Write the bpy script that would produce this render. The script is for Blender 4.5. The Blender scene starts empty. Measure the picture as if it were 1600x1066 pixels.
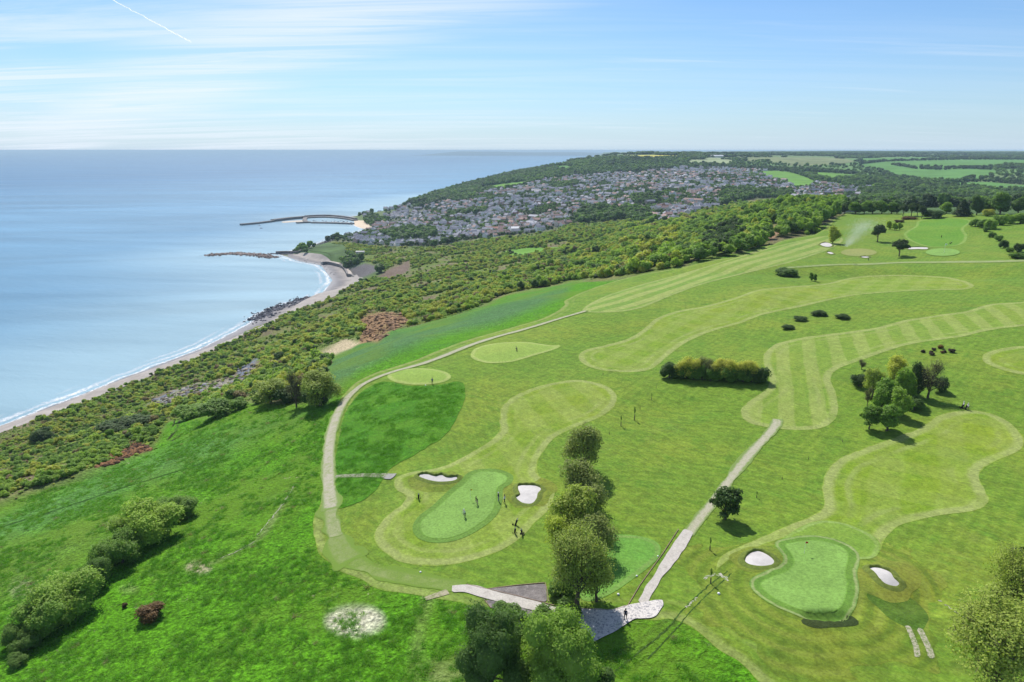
import bpy, bmesh, math, random
import numpy as np
from mathutils import Vector, Matrix
R = math.radians
rng = np.random.default_rng(7)
random.seed(7)
scene = bpy.context.scene
COL = scene.collection

# ------------------------------------------------------------------ camera, sky, sun
CAM_H = 200.0
FPX = 1067.0                       # focal length in pixels of the 1600 px wide photograph
PITCH = math.atan(298.5 / FPX)
CP, SP = math.cos(PITCH), math.sin(PITCH)
cam_d = bpy.data.cameras.new('camera'); cam_d.lens = 24.0; cam_d.sensor_width = 36.0
cam_d.clip_start = 1.0; cam_d.clip_end = 200000.0
cam = bpy.data.objects.new('camera', cam_d); COL.objects.link(cam)
cam.location = (0, 0, CAM_H); cam.rotation_euler = (math.pi / 2 - PITCH, 0, 0)
scene.camera = cam

SUN_EL, SUN_AZ = R(50), math.atan2(-0.30, 0.95)      # azimuth measured from +Y towards +X
world = bpy.data.worlds.new('World'); scene.world = world; world.use_nodes = True
wt = world.node_tree; wn, wl = wt.nodes, wt.links
wn.clear()
def wnode(t, **k):
    n = wn.new(t)
    for a, b in k.items(): setattr(n, a, b)
    return n
w_out = wnode('ShaderNodeOutputWorld'); w_bg = wnode('ShaderNodeBackground'); w_bg.inputs[1].default_value = 0.1
sky = wnode('ShaderNodeTexSky', sky_type='NISHITA', sun_disc=False, sun_elevation=SUN_EL, sun_rotation=SUN_AZ)
sky.altitude = 200; sky.air_density = 1.0; sky.dust_density = 0.6; sky.ozone_density = 2.5
wl.new(w_bg.outputs[0], w_out.inputs[0])
# thin cirrus: noise on the plane of the cloud layer (direction divided by its height)
tc = wnode('ShaderNodeTexCoord')
sep = wnode('ShaderNodeSeparateXYZ'); wl.new(tc.outputs['Generated'], sep.inputs[0])
def wm(op, a, b=None, c=None):
    n = wnode('ShaderNodeMath', operation=op)
    for i, v in enumerate((a, b, c)):
        if v is None: continue
        if isinstance(v, (int, float)): n.inputs[i].default_value = v
        else: wl.new(v, n.inputs[i])
    return n.outputs[0]
zz = wm('ADD', wm('MAXIMUM', sep.outputs[2], 0.0), 0.06)
u = wm('DIVIDE', sep.outputs[0], zz); v = wm('DIVIDE', sep.outputs[1], zz)
comb = wnode('ShaderNodeCombineXYZ'); wl.new(u, comb.inputs[0]); wl.new(v, comb.inputs[1])
def wnoise(rot, sc, scale, detail, rough, dist=0.0):
    m = wnode('ShaderNodeMapping'); m.inputs['Rotation'].default_value = (0, 0, rot); m.inputs['Scale'].default_value = sc
    wl.new(comb.outputs[0], m.inputs[0])
    n = wnode('ShaderNodeTexNoise'); n.inputs['Scale'].default_value = scale; n.inputs['Detail'].default_value = detail
    n.inputs['Roughness'].default_value = rough; n.inputs['Distortion'].default_value = dist
    wl.new(m.outputs[0], n.inputs[0]); return n.outputs[0]
n1 = wnoise(R(35), (0.35, 1.0, 1), 0.55, 3, 0.5, 0.4)
n2 = wnoise(R(62), (0.16, 1.5, 1), 1.1, 9, 0.66, 1.0)
n3 = wnoise(R(-8), (0.3, 2.0, 1), 1.3, 7, 0.6, 0.5)
def wrange(x, a, b, c=0.0, d=1.0):
    n = wnode('ShaderNodeMapRange', interpolation_type='SMOOTHSTEP')
    wl.new(x, n.inputs[0])
    for i, q in enumerate((a, b, c, d)): n.inputs[i + 1].default_value = q
    return n.outputs[0]
# the sheet of cirrus thins out towards the right (inland) side
side = wrange(wm('DIVIDE', sep.outputs[0], wm('MAXIMUM', sep.outputs[1], 0.05)), -0.75, 0.35, 1.0, 0.12)
band = wm('MULTIPLY', wrange(n1, 0.30, 0.58), side)
str1 = wm('MULTIPLY', band, wrange(n2, 0.38, 0.62, 0.10, 1.0))
str2 = wm('MULTIPLY', wrange(n3, 0.54, 0.80, 0.0, 0.38), wrange(n1, 0.3, 0.6, 0.4, 1.0))
# one broad diagonal veil of cirrus out over the bay, fibrous along its length
dv = wm('ABSOLUTE', wm('ADD', wm('ADD', wm('MULTIPLY', u, 0.761), wm('MULTIPLY', v, 0.649)), wm('MULTIPLY_ADD', n1, 1.1, -2.50)))
n4 = wnoise(R(49.5), (0.22, 1.7, 1), 1.5, 9, 0.66, 0.9)
veil = wm('MULTIPLY', wrange(dv, 0.15, 1.25, 1.0, 0.0), wrange(n4, 0.34, 0.66, 0.25, 1.0))
cl = wm('MINIMUM', wm('MAXIMUM', wm('ADD', wm('MULTIPLY', str1, 0.8), str2), wm('MULTIPLY', veil, 0.9)), 0.92)
# milky whitening near the horizon, all the way round
hor = wm('POWER', wm('SUBTRACT', 1.0, wm('MINIMUM', wm('MAXIMUM', sep.outputs[2], 0.0), 1.0)), 14.0)
def wmix(fac, a, b, blend='MIX'):
    n = wnode('ShaderNodeMix', data_type='RGBA', blend_type=blend)
    for i, q in ((0, fac), (6, a), (7, b)):
        if isinstance(q, (int, float)): n.inputs[i].default_value = q
        elif isinstance(q, tuple): n.inputs[i].default_value = q
        else: wl.new(q, n.inputs[i])
    return n.outputs[2]
base = wmix(1.0, sky.outputs[0], (0.60, 0.82, 1.04, 1), 'MULTIPLY')
base = wmix(wm('MULTIPLY', hor, 0.74), base, (5.1, 6.35, 7.8, 1))
withc = wmix(wm('MULTIPLY', cl, 0.80), base, (7.5, 8.0, 8.8, 1))
wl.new(withc, w_bg.inputs[0])

sun_d = bpy.data.lights.new('sun', 'SUN'); sun_d.energy = 4.6; sun_d.angle = R(0.53); sun_d.color = (1.0, 0.955, 0.89)
sun = bpy.data.objects.new('sun', sun_d); COL.objects.link(sun)
sdir = Vector((math.sin(SUN_AZ) * math.cos(SUN_EL), math.cos(SUN_AZ) * math.cos(SUN_EL), math.sin(SUN_EL)))
sun.rotation_euler = sdir.to_track_quat('Z', 'Y').to_euler(); sun.location = (0, 0, 400)
scene.view_settings.view_transform = 'Standard'; scene.view_settings.look = 'None'
scene.view_settings.gamma = 1.0; scene.view_settings.use_curve_mapping = False
scene.view_settings.exposure = 0.30
scene.render.engine = 'CYCLES'
cy = scene.cycles
cy.max_bounces = 5; cy.diffuse_bounces = 2; cy.glossy_bounces = 2; cy.transmission_bounces = 3
cy.transparent_max_bounces = 12; cy.volume_bounces = 0; cy.use_denoising = True
cy.caustics_reflective = False; cy.caustics_refractive = False

# ------------------------------------------------------------------ projection helpers (a pixel names a direction; the land's height gives the place)
def ray(px, py):
    px = np.asarray(px, float); py = np.asarray(py, float); vv = py - 533.0
    return (px - 800.0), (FPX * CP - vv * SP), -(FPX * SP + vv * CP)
def at_z(px, py, z=0.0):
    a, b, c = ray(px, py); t = (z - CAM_H) / c
    return a * t, b * t
def at_d(px, D, py=300.0):
    a, b, c = ray(px, py); return a * D / b, D + 0 * a
def project(x, y, z):
    dz = z - CAM_H
    depth = y * CP - dz * SP
    up = y * SP + dz * CP
    return 800 + FPX * x / depth, 533 - FPX * up / depth, depth

# ------------------------------------------------------------------ the shape of the land
CTRL = """
-150 1066 126;0 1066 128;300 1066 131;600 1066 134;900 1066 136;1200 1066 137;1600 1066 138;1800 1066 139
0 950 125;400 950 132;800 950 136;1200 950 137;1600 950 139;1800 950 140
-150 860 120;0 790 119;30 800 121;250 800 127;500 800 133;800 800 135.5;1130 800 136.5;1600 800 139.5;1800 800 141
110 748 119.5;240 705 120.5;400 700 128;520 700 133;700 700 136;1000 700 137.5;1300 700 139;1600 700 141;1800 700 143
330 655 123;400 625 125;520 620 132.5;700 620 137;1000 620 138;1300 620 140.5;1600 620 143;1800 620 145
560 568 133;650 560 137;850 560 138;1200 560 141;1600 560 146;1800 560 147
620 535 133;760 500 135;915 495 140;1200 500 142.5;1600 500 148;1800 500 149
1050 450 142;1300 450 144.5;1600 450 150;1800 450 151
1150 410 145;1400 410 146.5;1600 410 151.5
1300 380 147;1450 380 149;1600 380 153;1330 345 148.5;1500 340 152;1600 332 155;1750 332 156;1400 338 150
0 700 35;0 740 80;-150 760 40;-150 800 80;100 655 34;100 700 80;200 640 45;200 670 82
350 560 30;350 590 68;350 620 102;500 490 30;500 530 75;500 565 105;500 610 131;430 520 30;430 560 72;430 600 112
600 430 30;600 470 62;600 510 95;600 545 126;750 400 45;750 440 80;750 480 117;750 505 134
680 415 40;680 455 74;680 500 115;680 522 132
900 370 62;900 410 88;900 440 112;900 460 137;1000 340 72;1000 370 95;1000 395 118;1000 420 139
1100 345 112;1100 370 132;1100 395 142;1200 330 143;1200 350 146;1200 375 146;1250 322 146
560 392 14;530 390 12;600 385 15;560 410 12;600 405 24;640 350 12;600 360 7;700 372 28;650 372 18
750 370 30;750 340 34;750 315 50;700 330 24;850 350 55;850 320 62;850 290 80;850 272 108;800 285 80
950 340 62;950 300 85;950 275 102;950 257 140;1050 330 78;1050 300 95;1050 275 112;1050 257 140;1020 246 168
1150 300 97;1150 275 115;1150 257 140;1150 243 172;1250 290 105;1250 270 120;1250 256 141;1250 246 160
1300 305 100;1400 290 105;1400 270 118;1400 256 141;1400 246 158;1500 305 105;1500 275 116;1580 300 105;1580 275 122;1580 260 140;1580 248 154
1750 300 105;1750 270 125;1750 255 145
"""
CTRLD = [  # azimuth pixel, distance, height
 (700, 3050, 45), (760, 3500, 75), (830, 3950, 104), (880, 4300, 138), (925, 4500, 170), (960, 4300, 174), (900, 3600, 148),
 (1100, 1100, 96), (1250, 1000, 116), (1400, 900, 122), (1550, 900, 124), (1700, 900, 124), (1250, 1350, 100), (1480, 650, 148), (1600, 650, 150),
 (940, 5500, 120), (1000, 5500, 160), (1000, 8000, 120), (1200, 6500, 168), (1400, 6500, 172), (1600, 6500, 168), (1800, 6500, 170),
 (1150, 9000, 170), (1300, 9500, 176), (1450, 9500, 172), (1600, 9500, 177), (1800, 9500, 177),
 (1100, 14000, 170), (1250, 14000, 180), (1400, 15000, 186), (1550, 15000, 185), (1750, 15000, 187), (1000, 14000, 150), (1900, 4000, 150), (1900, 15000, 186)]
P = [tuple(float(q) for q in s.split()) for s in CTRL.replace('\n', ';').split(';') if s.strip()]
P = np.array(P)
cx_, cy_ = at_z(P[:, 0], P[:, 1], P[:, 2]); cz_ = P[:, 2]
Dd = np.array(CTRLD, float); dx_, dy_ = at_d(Dd[:, 0], Dd[:, 1])
cx_ = np.concatenate([cx_, dx_]); cy_ = np.concatenate([cy_, dy_]); cz_ = np.concatenate([cz_, Dd[:, 2]])
def lp(x, y):
    return np.arctan2(x, y) * 1.9, np.log(np.hypot(x, y) + 1e-6)
cu, cv = lp(cx_, cy_)
def phi(d2): return np.sqrt(d2 + 0.06 ** 2)
_A = phi((cu[:, None] - cu) ** 2 + (cv[:, None] - cv) ** 2); _n = len(cu)
_M = np.zeros((_n + 1, _n + 1)); _M[:_n, :_n] = _A - np.eye(_n) * 0.012; _M[:_n, _n] = 1; _M[_n, :_n] = 1
_w = np.linalg.solve(_M, np.append(cz_, 0.0))
def rbf(x, y):
    x = np.asarray(x, float); shp = x.shape; uu, vv = lp(x.ravel(), np.asarray(y, float).ravel()); out = np.empty(uu.size)
    for i in range(0, uu.size, 20000):
        s = slice(i, i + 20000)
        out[s] = phi((uu[s, None] - cu) ** 2 + (vv[s, None] - cv) ** 2) @ _w[:-1] + _w[-1]
    return out.reshape(shp)

def catmull(pts, closed=True, n=6):
    pts = np.asarray(pts, float); m = len(pts); out = []
    rngi = range(m) if closed else range(m - 1)
    for i in rngi:
        if closed: p0, p1, p2, p3 = pts[i - 1], pts[i], pts[(i + 1) % m], pts[(i + 2) % m]
        else: p0, p1, p2, p3 = pts[max(i - 1, 0)], pts[i], pts[i + 1], pts[min(i + 2, m - 1)]
        for t in np.linspace(0, 1, n, endpoint=False):
            out.append(0.5 * ((2 * p1) + (-p0 + p2) * t + (2 * p0 - 5 * p1 + 4 * p2 - p3) * t * t + (-p0 + 3 * p1 - 3 * p2 + p3) * t ** 3))
    if not closed: out.append(pts[-1])
    return np.array(out)
def sdf_poly(px, py, poly):
    """signed distance to a closed polygon, positive inside"""
    px = np.asarray(px, float); shp = px.shape; qx = px.ravel(); qy = np.asarray(py, float).ravel()
    a = np.asarray(poly, float); b = np.roll(a, -1, axis=0); d = b - a; L = (d ** 2).sum(1) + 1e-12
    out = np.empty(qx.size)
    for i in range(0, qx.size, 8000):
        x = qx[i:i + 8000, None]; y = qy[i:i + 8000, None]
        t = np.clip(((x - a[:, 0]) * d[:, 0] + (y - a[:, 1]) * d[:, 1]) / L, 0, 1)
        dist = np.sqrt(((a[:, 0] + t * d[:, 0] - x) ** 2 + (a[:, 1] + t * d[:, 1] - y) ** 2).min(1))
        cond = ((a[:, 1] > y) != (b[:, 1] > y)) & (x < (b[:, 0] - a[:, 0]) * (y - a[:, 1]) / (b[:, 1] - a[:, 1] + 1e-12) + a[:, 0])
        ins = cond.sum(1) % 2 == 1
        out[i:i + 8000] = np.where(ins, dist, -dist)
    return out.reshape(shp)

SH = [(-420, 815), (-200, 742), (-100, 706), (0, 668), (60, 643), (100, 628), (200, 589), (300, 551), (350, 528), (390, 507), (408, 494), (430, 483), (455, 474), (492, 467),
      (510, 454), (521, 438), (503, 415), (468, 408), (438, 398), (440, 396), (466, 391), (487, 384), (515, 374), (547, 366), (570, 358), (558, 352), (556, 344), (547, 339), (578, 335), (603, 331)]
shx, shy = at_z([p[0] for p in SH], [p[1] for p in SH], 0)
shp = [tuple(q) for q in catmull(np.c_[shx, shy], closed=False, n=4)]
for a_, D_ in ((628, 2560), (682, 3000), (742, 3350), (806, 3700), (852, 4150), (898, 4700), (920, 5600), (926, 8000), (926, 20000)):
    q = at_d(a_, D_); shp.append((float(q[0]), float(q[1])))
LAND = np.array(shp + [(60000, 20000), (60000, -3000), (-2000, -3000)])
def smin(a, b, k):
    h = np.clip(0.5 + 0.5 * (b - a) / k, 0, 1); return b * (1 - h) + a * h - k * h * (1 - h)
def H_of(x, y, sd):
    h = rbf(x, y)
    beach = np.where(sd < 0, sd * 0.05, 0.055 * sd + np.clip(sd - 26, 0, None) * 0.62)
    return np.maximum(smin(h, beach, 3.0), -12.0)
def H(x, y):
    return H_of(x, y, sdf_poly(x, y, LAND))
# polar grid of the land: finer near the viewpoint, as survey data would be
NA, NR = 600, 860
ANG = np.radians(np.linspace(-50, 50, NA)); RAD = 55.0 * np.exp(np.linspace(0, math.log(17500 / 55.0), NR))
GA, GR = np.meshgrid(ANG, RAD)
GX, GY = GR * np.sin(GA), GR * np.cos(GA)
GSD = sdf_poly(GX, GY, LAND)
GZ = H_of(GX, GY, GSD)
# small-scale relief of rough ground, added by distance from the coast
def vnoise(x, y, s, seed=0):
    x = x / s + seed * 17.3; y = y / s + seed * 9.1
    xi, yi = np.floor(x), np.floor(y); fx, fy = x - xi, y - yi
    fx = fx * fx * (3 - 2 * fx); fy = fy * fy * (3 - 2 * fy)
    def h(a, b):
        q = np.sin(a * 127.1 + b * 311.7 + seed * 74.7) * 43758.5453; return q - np.floor(q)
    return (h(xi, yi) * (1 - fx) + h(xi + 1, yi) * fx) * (1 - fy) + (h(xi, yi + 1) * (1 - fx) + h(xi + 1, yi + 1) * fx) * fy
GPX, GPY, _d = project(GX, GY, GZ)

# ------------------------------------------------------------------ zones of ground cover, as outlines on the land
Z_UNDER = [(-400, 900), (-300, 780), (-100, 715), (0, 676), (100, 636), (200, 598), (300, 560), (360, 532), (408, 505), (440, 492), (500, 472), (560, 440), (600, 425), (560, 405), (500, 385), (520, 376), (600, 385), (680, 385), (760, 372), (830, 365),
           (900, 350), (960, 345), (1040, 350), (1100, 330), (1180, 310), (1320, 310), (1318, 335), (1300, 345), (1275, 366), (1225, 375), (1160, 398), (1100, 408), (1060, 418), (1004, 428), (940, 437), (890, 440), (850, 450), (790, 462), (730, 488), (690, 500), (640, 512),
           (600, 522), (560, 535), (520, 550), (510, 585), (518, 615), (490, 628), (420, 628), (385, 628), (350, 645), (300, 655), (262, 660), (238, 705), (180, 728), (110, 752), (60, 768), (0, 790), (-150, 850)]
Z_TOWN = [(520, 378), (556, 362), (590, 350), (612, 346), (590, 340), (604, 333), (640, 327), (690, 312), (720, 318), (760, 300), (800, 295), (850, 282), (900, 275), (960, 270), (1060, 262), (1130, 262), (1200, 268), (1240, 280), (1340, 296), (1350, 318), (1300, 330), (1230, 325),
          (1120, 335), (1090, 348), (1040, 350), (1000, 338), (960, 325), (915, 326), (900, 340), (925, 358), (880, 368), (800, 374), (720, 378), (650, 388), (600, 393), (560, 392)]
def zw(poly, soft=6.0, n=1):
    s = sdf_poly(GPX, GPY, poly); return np.clip(0.5 + s / soft, 0, 1)
_near = GR < 1500
w_under = zw(Z_UNDER, 8.0) * (GSD > 0)
GZ = GZ + w_under * np.clip((GSD - 30) / 60, 0, 1) * (GR < 1400) * (
    (vnoise(GX, GY, 55.0, 1) - 0.5) * 7 * np.clip(GR / 500, 0, 1) + (vnoise(GX, GY, 19.0, 2) - 0.5) * 3 + (vnoise(GX, GY, 7.0, 3) - 0.5) * 1.0)
# small hollows and swells of the golf course and the meadow
_course = (1 - w_under) * (GR < 650) * (GSD > 60)
GZ = GZ + _course * ((vnoise(GX, GY, 38.0, 4) - 0.5) * 2.0 * np.clip((GR - 90) / 120, 0, 1) + (vnoise(GX, GY, 14.0, 5) - 0.5) * 0.25)
def bump_px(cx, cy, rx, ry, h, p=2.0):
    """raise (or sink) the land in an ellipse"""
    global GZ
    q = np.hypot((GPX - cx) / rx, (GPY - cy) / ry)
    GZ = GZ + h * np.exp(-np.power(q, p))
bump_px(1235, 985, 150, 60, 1.0); bump_px(1292, 970, 40, 7, -1.1, 4); bump_px(690, 745, 60, 16, 0.7); bump_px(825, 770, 45, 25, 0.6)
bump_px(1190, 872, 45, 22, 0.6); bump_px(1385, 900, 50, 28, 0.7); bump_px(1400, 428, 260, 7, -2.6); bump_px(598, 508, 26, 13, 7.0); bump_px(1180, 470, 60, 12, 1.2); bump_px(1040, 640, 60, 20, -.8); bump_px(1400, 620, 70, 20, -.6); bump_px(655, 590, 55, 14, 0.8); bump_px(790, 550, 60, 15, 0.6)
bump_px(1350, 395, 90, 9, 1.0); bump_px(1430, 940, 70, 20, -0.7)
def Hg(x, y):
    x = np.asarray(x, float); y = np.asarray(y, float)
    a = (np.arctan2(x, y) - ANG[0]) / (ANG[1] - ANG[0]); r = np.log(np.maximum(np.hypot(x, y), 1) / RAD[0]) / math.log(RAD[1] / RAD[0])
    a = np.clip(a, 0, NA - 1.001); r = np.clip(r, 0, NR - 1.001)
    ia, ir = a.astype(int), r.astype(int); fa, fr = a - ia, r - ir
    return (GZ[ir, ia] * (1 - fa) + GZ[ir, ia + 1] * fa) * (1 - fr) + (GZ[ir + 1, ia] * (1 - fa) + GZ[ir + 1, ia + 1] * fa) * fr
_DS = 50.0 * np.exp(np.linspace(0, math.log(16000 / 50.0), 1500))
def ground(px, py):
    """where the line of sight through a photograph pixel meets the land"""
    scal = np.isscalar(px)
    px = np.atleast_1d(np.asarray(px, float)); py = np.atleast_1d(np.asarray(py, float))
    a, b, c = ray(px, py); out = np.zeros((len(px), 3))
    for i in range(0, len(px), 400):
        s = slice(i, i + 400)
        t = _DS[None, :] / b[s, None]; X = a[s, None] * t; Y = b[s, None] * t; Z = CAM_H + c[s, None] * t
        below = Z <= np.maximum(Hg(X, Y), 0.0)
        k = np.where(below.any(1), below.argmax(1), len(_DS) - 1); k = np.maximum(k, 1)
        r = np.arange(len(k))
        g1 = Z[r, k] - np.maximum(Hg(X[r, k], Y[r, k]), 0); g0 = Z[r, k - 1] - np.maximum(Hg(X[r, k - 1], Y[r, k - 1]), 0)
        f = np.clip(g0 / (g0 - g1 + 1e-9), 0, 1)
        x = X[r, k - 1] + (X[r, k] - X[r, k - 1]) * f; y = Y[r, k - 1] + (Y[r, k] - Y[r, k - 1]) * f
        out[s] = np.c_[x, y, np.maximum(Hg(x, y), 0)]
    return out[0] if scal else out

# ------------------------------------------------------------------ materials
class NT:
    def __init__(s, name):
        s.m = bpy.data.materials.new(name); s.m.use_nodes = True; s.t = s.m.node_tree; s.t.nodes.clear()
        s.out = s.n('ShaderNodeOutputMaterial'); s.geo = None
    def n(s, t, **k):
        q = s.t.nodes.new(t)
        for a, b in k.items(): setattr(q, a, b)
        return q
    def put(s, sock, v):
        if v is None: return
        if isinstance(v, bpy.types.NodeSocket): s.t.links.new(v, sock)
        else:
            if isinstance(v, tuple) and len(v) == 3 and sock.type == 'RGBA': v = (*v, 1)
            sock.default_value = v
    def math(s, op, a, b=None, c=None, clamp=False):
        q = s.n('ShaderNodeMath', operation=op, use_clamp=clamp)
        for i, v in enumerate((a, b, c)): s.put(q.inputs[i], v)
        return q.outputs[0]
    def mix(s, f, a, b, blend='MIX'):
        q = s.n('ShaderNodeMix', data_type='RGBA', blend_type=blend)
        s.put(q.inputs[0], f); s.put(q.inputs[6], a); s.put(q.inputs[7], b); return q.outputs[2]
    def rng(s, x, a, b, c=0.0, d=1.0, smooth=True):
        q = s.n('ShaderNodeMapRange', interpolation_type='SMOOTHSTEP' if smooth else 'LINEAR')
        for i, v in enumerate((x, a, b, c, d)): s.put(q.inputs[i], v)
        return q.outputs[0]
    def pos(s):
        if s.geo is None: s.geo = s.n('ShaderNodeNewGeometry')
        return s.geo.outputs['Position']
    def noise(s, scale, detail=4, rough=0.55, dist=0.0, rot=0.0, stretch=(1, 1, 1), off=(0, 0, 0), vec=None, color=False):
        m = s.n('ShaderNodeMapping'); m.inputs['Rotation'].default_value = (0, 0, rot); m.inputs['Location'].default_value = off
        m2 = s.n('ShaderNodeMapping'); m2.inputs['Scale'].default_value = stretch
        s.put(m.inputs[0], vec or s.pos()); s.t.links.new(m.outputs[0], m2.inputs[0])
        q = s.n('ShaderNodeTexNoise'); s.t.links.new(m2.outputs[0], q.inputs[0])
        q.inputs['Scale'].default_value = scale; q.inputs['Detail'].default_value = detail; q.inputs['Roughness'].default_value = rough; q.inputs['Distortion'].default_value = dist
        return q.outputs[1] if color else q.outputs[0]
    def attr(s, name, kind='GEOMETRY', out='Fac'):
        q = s.n('ShaderNodeAttribute', attribute_name=name, attribute_type=kind); return q.outputs[out]
    def bump(s, h, dist=0.1, strength=1.0, nrm=None):
        q = s.n('ShaderNodeBump'); s.put(q.inputs['Height'], h); q.inputs['Distance'].default_value = dist; q.inputs['Strength'].default_value = strength
        s.put(q.inputs['Normal'], nrm); return q.outputs[0]
    def bsdf(s, color, rough=0.9, spec=0.2, normal=None, metal=0.0, extra=None):
        q = s.n('ShaderNodeBsdfPrincipled'); s.put(q.inputs['Base Color'], color); s.put(q.inputs['Roughness'], rough)
        s.put(q.inputs['Specular IOR Level'], spec); s.put(q.inputs['Normal'], normal); q.inputs['Metallic'].default_value = metal
        s.t.links.new(q.outputs[0], s.out.inputs[0]); return q
    def vscale(s, col, f):
        q = s.n('ShaderNodeVectorMath', operation='SCALE'); s.put(q.inputs[0], col); s.put(q.inputs['Scale'], f); return q.outputs[0]

def m_plain(name, color, rough=0.8, spec=0.3, var=0.0, nscale=3.0):
    t = NT(name); c = color
    if var: c = t.vscale(color, t.rng(t.noise(nscale, 5), 0.3, 0.7, 1 - var, 1 + var))
    t.bsdf(c, rough, spec); return t.m

def m_ground():
    t = NT('open ground'); col = t.attr('Col', out='Color')
    fine = t.noise(1.6, 6, 0.7); mid = t.noise(0.22, 5, 0.6, 0.5); big = t.noise(0.035, 4, 0.55, off=(50, 0, 0)); tus = t.noise(0.75, 3, 0.6, 1.2, off=(9, 3, 0))
    gr = t.noise(2.6, 3, 0.75, 0.3, off=(0, 0, 4)); f = t.math('MULTIPLY', t.rng(fine, 0.28, 0.72, 0.48, 1.52), t.math('MULTIPLY', t.rng(mid, 0.25, 0.75, 0.88, 1.12), t.math('MULTIPLY', t.rng(tus, 0.3, 0.7, 0.8, 1.2), t.rng(gr, .3, .7, .72, 1.25))))
    c = t.vscale(col, f)
    meadow = t.attr('mead')
    c = t.mix(t.math('MULTIPLY', t.rng(big, 0.46, 0.64), t.math('MULTIPLY', meadow, 0.6)), c, (0.12, 0.21, 0.018))
    c = t.mix(t.math('MULTIPLY', t.rng(t.noise(0.05, 5, 0.6, off=(0, 70, 0)), 0.53, 0.68), t.math('MULTIPLY', meadow, 0.3)), c, (0.045, 0.15, 0.03))
    dry = t.math('MULTIPLY', t.rng(t.noise(0.5, 6, 0.75, 0.6, off=(3, 30, 0)), 0.60, 0.74), meadow)
    dry = t.math('MULTIPLY', dry, t.rng(t.noise(0.03, 3, 0.5, off=(0, -40, 0)), 0.45, 0.62))
    c = t.mix(dry, c, (0.42, 0.38, 0.24))
    h = t.math('ADD', t.math('MULTIPLY', tus, 1.0), t.math('ADD', t.math('MULTIPLY', fine, 0.55), t.math('MULTIPLY', mid, 1.6)))
    t.bsdf(c, 0.95, 0.1, t.bump(h, 0.75, 0.9)); return t.m

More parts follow.
